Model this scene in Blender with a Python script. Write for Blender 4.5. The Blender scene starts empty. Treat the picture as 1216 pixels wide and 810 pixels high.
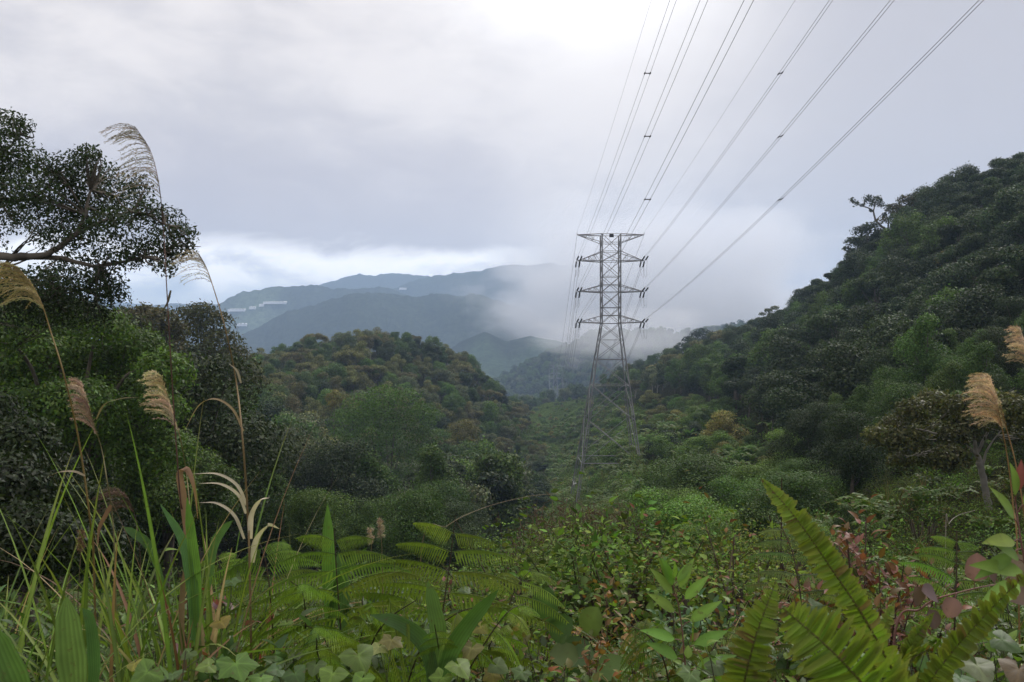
import bpy, math
import numpy as np
from mathutils import Vector

# ------------------------------------------------------------------ camera, sky, sun, exposure
SC = bpy.context.scene
COL = SC.collection
F, CX, CY = 1053.0, 608.0, 405.0          # focal length and centre of the 1216 x 810 photograph, in its pixels
cam_d = bpy.data.cameras.new('camera'); cam = bpy.data.objects.new('camera', cam_d); COL.objects.link(cam)
cam.location = (0, 0, 0); cam.rotation_euler = (math.radians(90), 0, 0)
cam_d.sensor_width = 36.0; cam_d.lens = 36.0 * F / 1216.0
cam_d.clip_start = 0.05; cam_d.clip_end = 60000
cam_d.dof.use_dof = True; cam_d.dof.focus_distance = 60.0; cam_d.dof.aperture_fstop = 13.0
SC.camera = cam

SUN_EL, SUN_AZ = math.radians(44), math.radians(40)     # in front of the camera, a little to the right
W = bpy.data.worlds.new('World'); SC.world = W; W.use_nodes = True
def build_world():
    nt = W.node_tree; nt.nodes.clear(); N = nt.nodes; L = nt.links
    def math_(op, a, b=None, c=None, clamp=False):
        n = N.new('ShaderNodeMath'); n.operation = op; n.use_clamp = clamp
        for i, v in enumerate((a, b, c)):
            if v is None: continue
            if isinstance(v, (int, float)): n.inputs[i].default_value = v
            else: L.new(v, n.inputs[i])
        return n.outputs[0]
    def mixc(f, a, b):
        n = N.new('ShaderNodeMix'); n.data_type = 'RGBA'
        for s, v in ((n.inputs[0], f), (n.inputs[6], a), (n.inputs[7], b)):
            if isinstance(v, (int, float)): s.default_value = v
            elif isinstance(v, tuple): s.default_value = (*v, 1)
            else: L.new(v, s)
        return n.outputs[2]
    def smooth(x, a, b):
        n = N.new('ShaderNodeMapRange'); n.interpolation_type = 'SMOOTHSTEP'
        L.new(x, n.inputs[0]); n.inputs[1].default_value = a; n.inputs[2].default_value = b
        return n.outputs[0]
    tc = N.new('ShaderNodeTexCoord')
    sep = N.new('ShaderNodeSeparateXYZ'); L.new(tc.outputs['Generated'], sep.inputs[0])
    X, Y, Z = sep.outputs
    az = math_('ARCTAN2', X, Y)                     # azimuth, radians, + to the right
    el = math_('ARCSINE', Z)
    def noise(scale, detail=6, rough=.55, stretch=1.0, off=0.0, dist=0.0):
        c = N.new('ShaderNodeCombineXYZ'); L.new(math_('ADD', az, off), c.inputs[0]); L.new(math_('MULTIPLY', el, stretch), c.inputs[1])
        n = N.new('ShaderNodeTexNoise'); n.inputs['Scale'].default_value = scale; n.inputs['Detail'].default_value = detail
        n.inputs['Roughness'].default_value = rough; n.inputs['Distortion'].default_value = dist
        L.new(c.outputs[0], n.inputs['Vector']); return n.outputs[0]
    sky = N.new('ShaderNodeTexSky'); sky.sky_type = 'NISHITA'; sky.sun_disc = False
    sky.sun_elevation = SUN_EL; sky.sun_rotation = SUN_AZ; sky.altitude = 1500
    hs = N.new('ShaderNodeVectorMath'); hs.operation = 'SCALE'; L.new(sky.outputs[0], hs.inputs[0]); hs.inputs['Scale'].default_value = SKY_K
    n1 = noise(3.0, 7, .52, 1.6, 4.1, .3); n2 = noise(9.0, 6, .55, 2.2, 9.7, .4); n3 = noise(1.3, 4, .5, 1.2, 2.2)
    mixn = math_('ADD', math_('MULTIPLY', n1, .6), math_('ADD', math_('MULTIPLY', n2, .32), math_('MULTIPLY', n3, .3)))   # about .55
    v = math_('ADD', math_('MULTIPLY', math_('SUBTRACT', mixn, .61), 1.25), 0.61)
    cloud = mixc(smooth(v, .42, .74), (.555, .532, .555), (.835, .785, .765))
    # right part of the cloud deck is a little darker
    cloud = mixc(math_('MULTIPLY', smooth(az, .08, .38), .92), cloud, (.475, .465, .505))
    # thin cloud in front of the sun: bright core high up
    da = math_('DIVIDE', math_('SUBTRACT', az, .085), .15); de = math_('DIVIDE', math_('SUBTRACT', el, .40), .09)
    g = math_('POWER', 2.718, math_('MULTIPLY', math_('ADD', math_('MULTIPLY', da, da), math_('MULTIPLY', de, de)), -1.0))
    cloud = mixc(math_('MULTIPLY', g, math_('ADD', math_('MULTIPLY', n2, 1.2), .35), clamp=True), cloud, (1.4, 1.36, 1.32))
    da = math_('DIVIDE', math_('SUBTRACT', az, .02), .35); de = math_('DIVIDE', math_('SUBTRACT', el, .22), .2)
    g = math_('POWER', 2.718, math_('MULTIPLY', math_('ADD', math_('MULTIPLY', da, da), math_('MULTIPLY', de, de)), -1.0))
    cloud = mixc(math_('MULTIPLY', g, .42), cloud, (.80, .77, .78))
    # dark belly above the horizon gap, on the left
    wel = math_('ADD', el, math_('MULTIPLY', math_('SUBTRACT', n2, .5), .07))
    wel = math_('ADD', wel, math_('MULTIPLY', math_('SUBTRACT', n1, .5), .05))
    left = math_('SUBTRACT', 1.0, smooth(az, -.06, .08))
    belly = math_('MULTIPLY', math_('MULTIPLY', smooth(wel, .082, .118), math_('SUBTRACT', 1.0, smooth(wel, .15, .27))), left)
    cloud = mixc(math_('MULTIPLY', belly, .70), cloud, (.50, .48, .53))
    gap = math_('MULTIPLY', math_('SUBTRACT', 1.0, smooth(wel, .088, .116)), math_('SUBTRACT', 1.0, smooth(az, -.02, .06)))
    cloud = mixc(gap, cloud, mixc(smooth(n2, .30, .52), (.86, .86, .90), (1.5, 1.45, 1.40)))
    hole = math_('MULTIPLY', math_('SUBTRACT', 1.0, smooth(wel, .052, .078)), math_('SUBTRACT', 1.0, smooth(az, -.30, -.22)))
    cloud = mixc(math_('MULTIPLY', hole, .5), cloud, (.60, .66, .78))
    cover = math_('SUBTRACT', 1.0, math_('MULTIPLY', hole, .25))
    col = mixc(cover, hs.outputs[0], cloud)
    # an overcast sky is brightest overhead
    zen = math_('MULTIPLY_ADD', smooth(el, .48, 1.2), 1.45, 1.0)
    zs = N.new('ShaderNodeVectorMath'); zs.operation = 'SCALE'; L.new(col, zs.inputs[0]); L.new(zen, zs.inputs['Scale']); col = zs.outputs[0]
    bg = N.new('ShaderNodeBackground'); L.new(col, bg.inputs[0]); bg.inputs[1].default_value = SKY_S
    out = N.new('ShaderNodeOutputWorld'); L.new(bg.outputs[0], out.inputs[0])
SKY_S = 1.16; SKY_K = 0.10
build_world()
sun_d = bpy.data.lights.new('sun', 'SUN'); sun_d.energy = 2.7; sun_d.angle = math.radians(24); sun_d.color = (1, .96, .90)
sun = bpy.data.objects.new('sun', sun_d); COL.objects.link(sun)
sd = Vector((math.sin(SUN_AZ) * math.cos(SUN_EL), math.cos(SUN_AZ) * math.cos(SUN_EL), math.sin(SUN_EL)))
sun.rotation_euler = sd.to_track_quat('Z', 'Y').to_euler()
SC.view_settings.view_transform = 'Standard'; SC.view_settings.look = 'None'
SC.view_settings.exposure = 0.0; SC.view_settings.gamma = 1.0; SC.view_settings.use_curve_mapping = False
cy = SC.cycles
cy.max_bounces = 6; cy.diffuse_bounces = 2; cy.glossy_bounces = 2; cy.transmission_bounces = 3; cy.volume_bounces = 2
cy.volume_step_rate = 1.0; cy.volume_max_steps = 256
cy.use_denoising = True; cy.use_adaptive_sampling = True; cy.adaptive_threshold = 0.015
cy.sample_clamp_indirect = 4.0

# ------------------------------------------------------------------ helpers
R = np.random.RandomState(7)
def P(px, py, y): return np.array([(px - CX) / F * y, y, -(py - CY) / F * y])
def nrm(v): v = np.asarray(v, float); return v / np.maximum(np.linalg.norm(v, axis=-1, keepdims=True), 1e-9)
def lerp(a, b, t): return a + (b - a) * t
def sstep(x, a, b): t = np.clip((x - a) / (b - a), 0, 1); return t * t * (3 - 2 * t)
def tag(o, label=None, cat=None, group=None, kind=None):
    for k, v in (('label', label), ('category', cat), ('group', group), ('kind', kind)):
        if v: o[k] = v
    return o
def empty(name, loc=(0, 0, 0), rz=0.0):
    o = bpy.data.objects.new(name, None); COL.objects.link(o); o.location = [float(v) for v in loc]; o.rotation_euler = (0, 0, rz); o.empty_display_size = .2
    return o

class MB:
    """collects polygons with a colour per vertex, builds ONE mesh object"""
    def __init__(s): s.V = []; s.C = []; s.Q = []; s.T = []; s.n = 0
    def add(s, V, Q=None, T=None, col=(1, 1, 1)):
        V = np.asarray(V, float).reshape(-1, 3); C = np.asarray(col, float)
        if C.ndim == 1: C = np.tile(C, (len(V), 1))
        s.V.append(V); s.C.append(C)
        if Q is not None and len(Q): s.Q.append(np.asarray(Q, int).reshape(-1, 4) + s.n)
        if T is not None and len(T): s.T.append(np.asarray(T, int).reshape(-1, 3) + s.n)
        s.n += len(V); return s
    def mesh(s, name, mat, smooth=True):
        V = np.concatenate(s.V); C = np.concatenate(s.C)
        Q = np.concatenate(s.Q) if s.Q else np.zeros((0, 4), int); T = np.concatenate(s.T) if s.T else np.zeros((0, 3), int)
        me = bpy.data.meshes.new(name)
        me.vertices.add(len(V)); me.vertices.foreach_set('co', V.astype(np.float32).ravel())
        idx = np.concatenate([Q.ravel(), T.ravel()]).astype(np.int32)
        me.loops.add(len(idx)); me.loops.foreach_set('vertex_index', idx)
        st = np.concatenate([np.arange(len(Q)) * 4, len(Q) * 4 + np.arange(len(T)) * 3]).astype(np.int32)
        me.polygons.add(len(st)); me.polygons.foreach_set('loop_start', st)
        me.update(calc_edges=True)
        a = me.attributes.new('tone', 'FLOAT_COLOR', 'POINT')
        a.data.foreach_set('color', np.concatenate([C, np.ones((len(C), 1))], 1).astype(np.float32).ravel())
        if smooth: me.polygons.foreach_set('use_smooth', np.ones(len(st), bool))
        me.materials.append(mat)
        return me
    def build(s, name, mat, parent=None, smooth=True, loc=None):
        o = bpy.data.objects.new(name, s.mesh(name, mat, smooth)); COL.objects.link(o)
        if parent is not None: o.parent = parent
        if loc is not None: o.location = [float(v) for v in loc]
        return o
def obj(name, me, parent=None):
    o = bpy.data.objects.new(name, me); COL.objects.link(o)
    if parent is not None: o.parent = parent
    return o

def curve(pts, n):
    """smooth curve through points (Catmull-Rom)"""
    p = np.asarray(pts, float); p = np.vstack([2 * p[0] - p[1], p, 2 * p[-1] - p[-2]])
    t = np.linspace(0, len(p) - 3 - 1e-6, n); i = t.astype(int); f = (t - i)[:, None]
    a, b, c, d = p[i], p[i + 1], p[i + 2], p[i + 3]
    return .5 * (2 * b + (c - a) * f + (2 * a - 5 * b + 4 * c - d) * f * f + (3 * b - a - 3 * c + d) * f ** 3)
def tube(mb, pts, r, sides=5, col=(1, 1, 1)):
    p = np.asarray(pts, float); n = len(p); r = np.broadcast_to(np.asarray(r, float), (n,))
    t = nrm(np.gradient(p, axis=0)); ref = np.array([.31, .17, .93]) if abs(t[0][2]) < .8 else np.array([.9, .3, .2])
    u = nrm(np.cross(t, ref)); w = np.cross(t, u); a = np.arange(sides) / sides * 2 * math.pi
    V = p[:, None] + r[:, None, None] * (np.cos(a)[None, :, None] * u[:, None] + np.sin(a)[None, :, None] * w[:, None])
    i = np.arange(n - 1)[:, None] * sides; j = np.arange(sides)[None]; k = (j + 1) % sides
    Q = np.stack([i + j, i + k, i + sides + k, i + sides + j], -1)
    c = np.asarray(col, float)
    if c.ndim == 2: c = np.repeat(c, sides, 0)
    mb.add(V, Q, None, c)
def ribbon(mb, pts, w, side, col, fold=0.0, up=None, mid=1.0):
    """a blade: three vertices across, folded along its middle"""
    p = np.asarray(pts, float); n = len(p); w = np.broadcast_to(np.asarray(w, float), (n,))[:, None]
    t = nrm(np.gradient(p, axis=0)); s = np.broadcast_to(np.asarray(side, float), (n, 3)); s = nrm(s - t * (s * t).sum(-1, keepdims=True))
    u = np.cross(s, t)
    V = np.stack([p - s * w + u * w * fold, p, p + s * w + u * w * fold], 1)
    i = np.arange(n - 1)[:, None] * 3
    Q = np.concatenate([np.stack([i + j, i + j + 1, i + j + 4, i + j + 3], -1) for j in (0, 1)], 1)
    c = np.asarray(col, float)
    if c.ndim == 1: c = np.tile(c, (n, 1))
    C = np.stack([c, c * mid, c], 1).reshape(-1, 3)
    mb.add(V, Q, None, C)
def bar(mb, a, b, r, col=(1, 1, 1)):
    tube(mb, np.array([a, b], float), r, 4, col)

def rnoise(x, y, seed=0):
    """2-D value noise in 0..1"""
    xi = np.floor(x).astype(np.int64); yi = np.floor(y).astype(np.int64); fx = x - xi; fy = y - yi
    fx = fx * fx * (3 - 2 * fx); fy = fy * fy * (3 - 2 * fy)
    def h(i, j):
        n = (i * 374761393 + j * 668265263 + seed * 1442695041) & 0xffffffff
        n = ((n ^ (n >> 13)) * 1274126177) & 0xffffffff
        return ((n ^ (n >> 16)) & 0xffff) / 65535.0
    return lerp(lerp(h(xi, yi), h(xi + 1, yi), fx), lerp(h(xi, yi + 1), h(xi + 1, yi + 1), fx), fy)
def fbm(x, y, seed=0, o=4):
    s = 0; a = .5
    for k in range(o): s = s + a * rnoise(x * 2 ** k, y * 2 ** k, seed + k); a *= .5
    return s / (1 - .5 ** o)

# ------------------------------------------------------------------ materials
def new_mat(name):
    m = bpy.data.materials.new(name); m.use_nodes = True; m.node_tree.nodes.clear(); return m, m.node_tree.nodes, m.node_tree.links
def leaf_mat(name, trans=.25, rough=.55, spec=.35, hue=.012, val=.18, streak=0.0, spots=0.0):
    m, N, L = new_mat(name)
    at = N.new('ShaderNodeAttribute'); at.attribute_name = 'tone'
    oi = N.new('ShaderNodeObjectInfo')
    hsv = N.new('ShaderNodeHueSaturation'); L.new(at.outputs['Color'], hsv.inputs['Color'])
    def rng_(lo, hi, src):
        r = N.new('ShaderNodeMapRange'); L.new(src, r.inputs[0]); r.inputs[3].default_value = lo; r.inputs[4].default_value = hi; return r.outputs[0]
    L.new(rng_(1 - val, 1 + val, oi.outputs['Random']), hsv.inputs['Value'])
    w = N.new('ShaderNodeTexWhiteNoise'); w.noise_dimensions = '1D'; L.new(oi.outputs['Random'], w.inputs['W'])
    L.new(rng_(.5 - hue, .5 + hue, w.outputs['Value']), hsv.inputs['Hue'])
    tc = N.new('ShaderNodeTexCoord'); nz = N.new('ShaderNodeTexNoise'); nz.inputs['Scale'].default_value = streak or 9.0; nz.inputs['Detail'].default_value = 3
    L.new(tc.outputs['Object'], nz.inputs['Vector'])
    sc = N.new('ShaderNodeVectorMath'); sc.operation = 'SCALE'; L.new(hsv.outputs[0], sc.inputs[0]); L.new(rng_(.62, 1.38, nz.outputs[0]), sc.inputs['Scale'])
    if spots:
        n2 = N.new('ShaderNodeTexNoise'); n2.inputs['Scale'].default_value = spots; n2.inputs['Detail'].default_value = 4; n2.inputs['Roughness'].default_value = .7; L.new(tc.outputs['Object'], n2.inputs['Vector'])
        mr = N.new('ShaderNodeMapRange'); L.new(n2.outputs[0], mr.inputs[0]); mr.inputs[1].default_value = .60; mr.inputs[2].default_value = .72; mr.inputs[4].default_value = .75
        mc = N.new('ShaderNodeMix'); mc.data_type = 'RGBA'; L.new(mr.outputs[0], mc.inputs[0]); L.new(sc.outputs[0], mc.inputs[6]); mc.inputs[7].default_value = (.085, .055, .025, 1)
        class _S: outputs = [mc.outputs[2]]
        sc = _S
    pb = N.new('ShaderNodeBsdfPrincipled'); pb.inputs['Roughness'].default_value = rough; pb.inputs['Specular IOR Level'].default_value = spec
    L.new(sc.outputs[0], pb.inputs['Base Color'])
    tr = N.new('ShaderNodeBsdfTranslucent'); tm = N.new('ShaderNodeVectorMath'); tm.operation = 'MULTIPLY'; L.new(sc.outputs[0], tm.inputs[0]); tm.inputs[1].default_value = (1.25, 1.35, .7)
    L.new(tm.outputs[0], tr.inputs['Color'])
    mx = N.new('ShaderNodeMixShader'); mx.inputs[0].default_value = trans; L.new(pb.outputs[0], mx.inputs[1]); L.new(tr.outputs[0], mx.inputs[2])
    out = N.new('ShaderNodeOutputMaterial'); L.new(mx.outputs[0], out.inputs[0])
    return m
def solid_mat(name, col, rough=.7, metal=0.0, var=.25, scale=6.0, spec=.4, tone=False):
    m, N, L = new_mat(name)
    tc = N.new('ShaderNodeTexCoord'); nz = N.new('ShaderNodeTexNoise'); nz.inputs['Scale'].default_value = scale; nz.inputs['Detail'].default_value = 5
    L.new(tc.outputs['Object'], nz.inputs['Vector'])
    r = N.new('ShaderNodeMapRange'); L.new(nz.outputs[0], r.inputs[0]); r.inputs[1].default_value = .3; r.inputs[2].default_value = .7; r.inputs[3].default_value = 1 - var; r.inputs[4].default_value = 1 + var
    sc = N.new('ShaderNodeVectorMath'); sc.operation = 'SCALE'; L.new(r.outputs[0], sc.inputs['Scale'])
    if tone:
        at = N.new('ShaderNodeAttribute'); at.attribute_name = 'tone'; L.new(at.outputs['Color'], sc.inputs[0])
    else: sc.inputs[0].default_value = col
    pb = N.new('ShaderNodeBsdfPrincipled'); pb.inputs['Roughness'].default_value = rough; pb.inputs['Metallic'].default_value = metal; pb.inputs['Specular IOR Level'].default_value = spec
    L.new(sc.outputs[0], pb.inputs['Base Color'])
    out = N.new('ShaderNodeOutputMaterial'); L.new(pb.outputs[0], out.inputs[0])
    return m
M_TREE = leaf_mat('forest_leaf', .22, .6, .22, .012, .26, .35)
M_NEAR = leaf_mat('near_leaf', .30, .5, .22, .006, .10, 6.0)
M_FERN = leaf_mat('fern_leaf', .32, .5, .22, .010, .14, 7.0, 30.0)
M_GLOSS = leaf_mat('glossy_leaf', .28, .48, .24, .010, .18, 14.0, 46.0)
M_UNDER = leaf_mat('undergrowth_leaf', .25, .7, .10, .022, .34, 14.0)
M_DRY = leaf_mat('dry_grass', .30, .7, .2, .005, .12, 20.0)
M_BARK = solid_mat('bark', (.10, .085, .065), .9, 0, .45, 2.5, .2)
M_PALE = solid_mat('pale_bark', (.26, .24, .20), .9, 0, .4, 1.6, .2)
M_STEM = solid_mat('plant_stem', (1, 1, 1), .6, 0, .3, 12, .3, tone=True)
# ------------------------------------------------------------------ the lie of the land
# ground heights along lines of sight: for an azimuth (photo column) the depth in metres and the ground's photo row there
CTRL = {
 -400: [(25, 717), (50, 622), (100, 526), (200, 442), (400, 440), (900, 460)],
 0: [(25, 734), (40, 703), (60, 658), (100, 596), (180, 505), (300, 460), (500, 460), (1000, 465)],
 150: [(25, 737), (40, 716), (60, 682), (100, 626), (150, 553), (220, 490), (350, 470), (600, 475), (1000, 480)],
 250: [(25, 740), (60, 696), (100, 656), (150, 583), (220, 497), (300, 470), (500, 470), (1000, 480)],
 350: [(25, 737), (60, 701), (100, 681), (150, 620), (220, 540), (350, 436), (500, 450), (800, 485), (1100, 480)],
 450: [(60, 701), (100, 694), (150, 658), (220, 575), (350, 424), (450, 432), (700, 480), (1100, 480)],
 540: [(60, 701), (100, 688), (150, 660), (220, 600), (300, 515), (380, 438), (500, 455), (800, 490), (1100, 480)],
 600: [(25, 703), (60, 676), (100, 667), (150, 642), (220, 602), (300, 556), (400, 492), (500, 494), (800, 510), (1100, 490)],
 660: [(60, 652), (100, 640), (170, 614), (250, 578), (350, 537), (450, 502), (600, 476), (800, 492), (1100, 475)],
 760: [(60, 641), (100, 608), (170, 552), (250, 503), (400, 458), (600, 462)],
 690: [(60, 648), (100, 632), (170, 603), (250, 560), (400, 497), (600, 474)],
 720: [(25, 675), (60, 643), (100, 617), (170, 572), (250, 526), (400, 480), (600, 470), (800, 485), (1100, 462)],
 800: [(25, 680), (40, 658), (60, 637), (100, 590), (170, 525), (250, 478), (400, 440), (500, 436), (700, 470), (1100, 460)],
 900: [(25, 688), (40, 655), (60, 620), (100, 555), (150, 502), (250, 442), (350, 403), (500, 440), (1000, 475)],
 1000: [(25, 690), (40, 640), (60, 585), (100, 500), (160, 420), (250, 348), (400, 430), (800, 470)],
 1100: [(25, 690), (40, 612), (60, 545), (80, 490), (120, 400), (200, 275), (350, 390), (800, 450)],
 1216: [(25, 680), (40, 595), (60, 505), (100, 375), (160, 240), (300, 345), (800, 430)],
 1500: [(25, 650), (40, 560), (60, 470), (100, 300), (150, 140), (300, 260), (800, 400)],
}
_cp = np.array([((px - CX) / F * 3, math.log(y), py) for px, l in CTRL.items() for y, py in l])
def _tps(a, b):
    d2 = (a[:, None, 0] - b[None, :, 0]) ** 2 + (a[:, None, 1] - b[None, :, 1]) ** 2
    return np.where(d2 > 1e-12, d2 * np.log(d2 + 1e-12), 0)
def _fit():
    n = len(_cp); A = np.zeros((n + 3, n + 3)); A[:n, :n] = _tps(_cp, _cp) + .02 * np.eye(n)
    Q = np.c_[np.ones(n), _cp[:, :2]]; A[:n, n:] = Q; A[n:, :n] = Q.T
    return np.linalg.solve(A, np.r_[_cp[:, 2], 0, 0, 0])
_w = _fit()
RIDGES = [  # depth, width of the flank in ln(depth), crest as (photo column, photo row)
 (1350, .17, [(480, 500), (560, 478), (610, 452), (650, 430), (700, 410), (760, 402), (820, 405), (900, 395), (1300, 380)]),
 (1950, .13, [(460, 470), (500, 442), (545, 406), (575, 394), (603, 406), (630, 398), (660, 403), (720, 430), (900, 440)]),
 (2550, .12, [(100, 455), (200, 425), (265, 404), (300, 393), (340, 371), (390, 353), (440, 348), (500, 351), (560, 349), (610, 360), (660, 390), (720, 410), (900, 430)]),
 (3300, .09, [(60, 415), (130, 402), (200, 386), (260, 363), (290, 348), (320, 338), (370, 338), (420, 344), (450, 339), (480, 348), (560, 375), (700, 420)]),
 (4000, .09, [(400, 372), (440, 358), (470, 341), (500, 331), (530, 328), (560, 323), (600, 316), (650, 312), (720, 318), (800, 350), (1000, 380)]),
 (4800, .08, [(300, 362), (350, 347), (390, 332), (415, 327), (440, 327), (470, 324), (500, 324), (540, 340), (700, 360)]),
 (6400, .10, [(-600, 368), (0, 362), (90, 358), (160, 361), (230, 368), (300, 364), (350, 362), (700, 364), (1800, 362)]),
]
def zf(x, y, fine=False):
    x, y = np.broadcast_arrays(np.asarray(x, float), np.asarray(y, float)); sh = x.shape; x = x.ravel(); y = y.ravel()
    yc = np.maximum(y, .5); u = np.clip(x / np.maximum(yc, 6), -1.15, 1.15)
    z = -1.62 - .19 * y + .03 * (fbm(x * .8 + 50, y * .8 + 50, 3) - .5)
    z = z + .35 * np.exp(-((y - 2.2) / 1.5) ** 2)
    pxl0 = x / np.maximum(yc, 3) * F + CX
    z = z - sstep(y, 4.3, 9.5) * (1.35 * (1 - sstep(pxl0, 540, 690)) + .7 * sstep(pxl0, 860, 1000))
    z = np.where(y < 0, -1.62 - .05 * y, z)
    m = (y > 12) & (y < 1250)
    if m.any():
        q = np.c_[u[m] * 3, np.log(yc[m])]; py = np.zeros(len(q))
        for s in range(0, len(q), 40000):
            e = q[s:s + 40000]; py[s:s + 40000] = _tps(e, _cp) @ _w[:-3] + np.c_[np.ones(len(e)), e] @ _w[-3:]
        zt = -(py - CY) / F * yc[m]
        zt = zt + np.clip(yc[m] * .012, 0, 3) * (fbm(x[m] / 22 + 9, y[m] / 22 + 5, 21) - .5) * 2
        z[m] = lerp(z[m], zt, sstep(np.log(yc[m]), math.log(13), math.log(26)))
    m = y > 900
    if m.any():
        xx, yy, uu = x[m], yc[m], x[m] / yc[m]; ln = np.log(yy); pxl = uu * F + CX
        base = np.full(len(xx), -115.0) - 40 * sstep(yy, 1800, 4000)
        zr = base.copy()
        for k, (r, w, prof) in enumerate(RIDGES):
            pr = np.array(prof, float); c = -(np.interp(pxl, pr[:, 0], pr[:, 1]) - CY) / F * r
            c = c + (fbm(pxl / 38 + 7 * k, pxl * 0 + k, 40 + k, 3) - .5) * r * .006
            wig = .06 * (fbm(pxl / 60 + 3 * k, pxl * 0 + 8.5, 60 + k, 2) - .5)
            g = np.exp(-np.abs((ln - math.log(r) - wig) / w) ** 1.7)
            spur = (np.abs(fbm(pxl / 34 + 13 * k + ln * 3, ln * 9, 70 + k, 4) - .5) * 2) * r * .016 * (1 - g) * (g > .04)
            zr = np.maximum(zr, base + (c - base) * g + spur * .8)
        z[m] = lerp(z[m], zr, sstep(ln, math.log(900), math.log(1150)))
    return z.reshape(sh)
def hit(px, py, y0=3., y1=20000.):
    """where the line of sight through a photo pixel meets the ground"""
    ys = np.exp(np.linspace(math.log(y0), math.log(y1), 1500)); x = (px - CX) / F * ys; zr = -(py - CY) / F * ys
    d = zr - zf(x, ys); i = np.where(d <= 0)[0]
    i = i[0] if len(i) else len(ys) - 1
    return np.array([x[i], ys[i], zf(x[i:i + 1], ys[i:i + 1])[0]])

def ground_mat():
    m, N, L = new_mat('ground_cover')
    at = N.new('ShaderNodeAttribute'); at.attribute_name = 'tone'
    g = N.new('ShaderNodeNewGeometry')
    def nz(sc, det, rough=.6):
        n = N.new('ShaderNodeTexNoise'); n.inputs['Scale'].default_value = sc; n.inputs['Detail'].default_value = det; n.inputs['Roughness'].default_value = rough
        L.new(g.outputs['Position'], n.inputs['Vector']); return n.outputs[0]
    a = nz(.9, 8, .7); b = nz(.055, 9, .85); c = nz(.004, 6)
    def rg(s, lo, hi):
        r = N.new('ShaderNodeMapRange'); L.new(s, r.inputs[0]); r.inputs[1].default_value = .32; r.inputs[2].default_value = .68; r.inputs[3].default_value = lo; r.inputs[4].default_value = hi; return r.outputs[0]
    def mul(x, y):
        q = N.new('ShaderNodeMath'); q.operation = 'MULTIPLY'; L.new(x, q.inputs[0]); L.new(y, q.inputs[1]); return q.outputs[0]
    f = mul(mul(rg(a, .75, 1.25), rg(b, .35, 1.65)), rg(c, .7, 1.3))
    s = N.new('ShaderNodeVectorMath'); s.operation = 'SCALE'; L.new(at.outputs['Color'], s.inputs[0]); L.new(f, s.inputs['Scale'])
    bp = N.new('ShaderNodeBump'); bp.inputs['Strength'].default_value = 1.0; bp.inputs['Distance'].default_value = 14.0; L.new(b, bp.inputs['Height'])
    d = N.new('ShaderNodeBsdfDiffuse'); L.new(s.outputs[0], d.inputs['Color']); L.new(bp.outputs[0], d.inputs['Normal'])
    o = N.new('ShaderNodeOutputMaterial'); L.new(d.outputs[0], o.inputs[0]); return m
M_GROUND = ground_mat()
def build_ground():
    u = np.concatenate([np.linspace(-2.2, -.75, 40, endpoint=False), np.linspace(-.75, .75, 820), np.linspace(.75, 2.2, 41)[1:]])
    d = np.concatenate([np.exp(np.linspace(math.log(1.5), math.log(1200), 210, endpoint=False)), np.exp(np.linspace(math.log(1200), math.log(7000), 330))])
    U, D = np.meshgrid(u, d); Y = D - 5.0; X = U * D
    Z = zf(X, Y)
    pxl = X / np.maximum(Y, 1) * F + CX
    far = sstep(Y, 1150, 1500)
    # canopy roughness of the far forests
    bump = (fbm(X / 13, Y / 32, 5, 3) - .5) * 12 + (fbm(X / 75, Y / 160, 15, 3) - .5) * 28
    tea = far * np.exp(-((np.log(np.maximum(Y, 1)) - math.log(1900)) / .16) ** 4)
    Z = Z + bump * far * (1 - .93 * tea)
    forest = np.array([.040, .050, .026]); soil = np.array([.040, .042, .020]); grass = np.array([.088, .132, .030]); teac = np.array([.062, .092, .045])
    C = np.tile(soil, (Y.size, 1)).reshape(*Y.shape, 3)
    C = lerp(C, forest * .8, sstep(Y, 600, 1100)[..., None])
    C = lerp(C, forest, far[..., None])
    # grassy strip up the valley under the power line
    pyl = CY - F * Z / np.maximum(Y, 1)
    val = np.exp(-((pxl - (648 + 12 * np.sin(Y / 60))) / 58) ** 2) * sstep(Y, 60, 110) * (1 - sstep(Y, 560, 640))
    C = lerp(C, grass, np.clip(val * (.55 + .9 * fbm(X / 18, Y / 18, 77)), 0, 1)[..., None])
    C = lerp(C, teac, (tea * sstep(fbm(X / 260 + 3, Y / 400, 9, 3) + .18, .40, .55))[..., None])
    # cleared farm land on the greenhouse hill
    farm = np.exp(-((np.log(np.maximum(Y, 1)) - math.log(3130)) / .06) ** 2) * np.exp(-((pxl - 305) / 45) ** 2)
    C = lerp(C, np.array([.12, .16, .08]), (farm * sstep(fbm(X / 200, Y / 300, 33, 3), .46, .56))[..., None])
    n, mcol = U.shape
    i = (np.arange(n - 1)[:, None] * mcol + np.arange(mcol - 1)[None])
    Q = np.stack([i, i + 1, i + mcol + 1, i + mcol], -1)
    mb = MB(); mb.add(np.stack([X, Y, Z], -1), Q, None, C.reshape(-1, 3))
    o = mb.build('terrain', M_GROUND); o['kind'] = 'structure'
build_ground()

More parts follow.
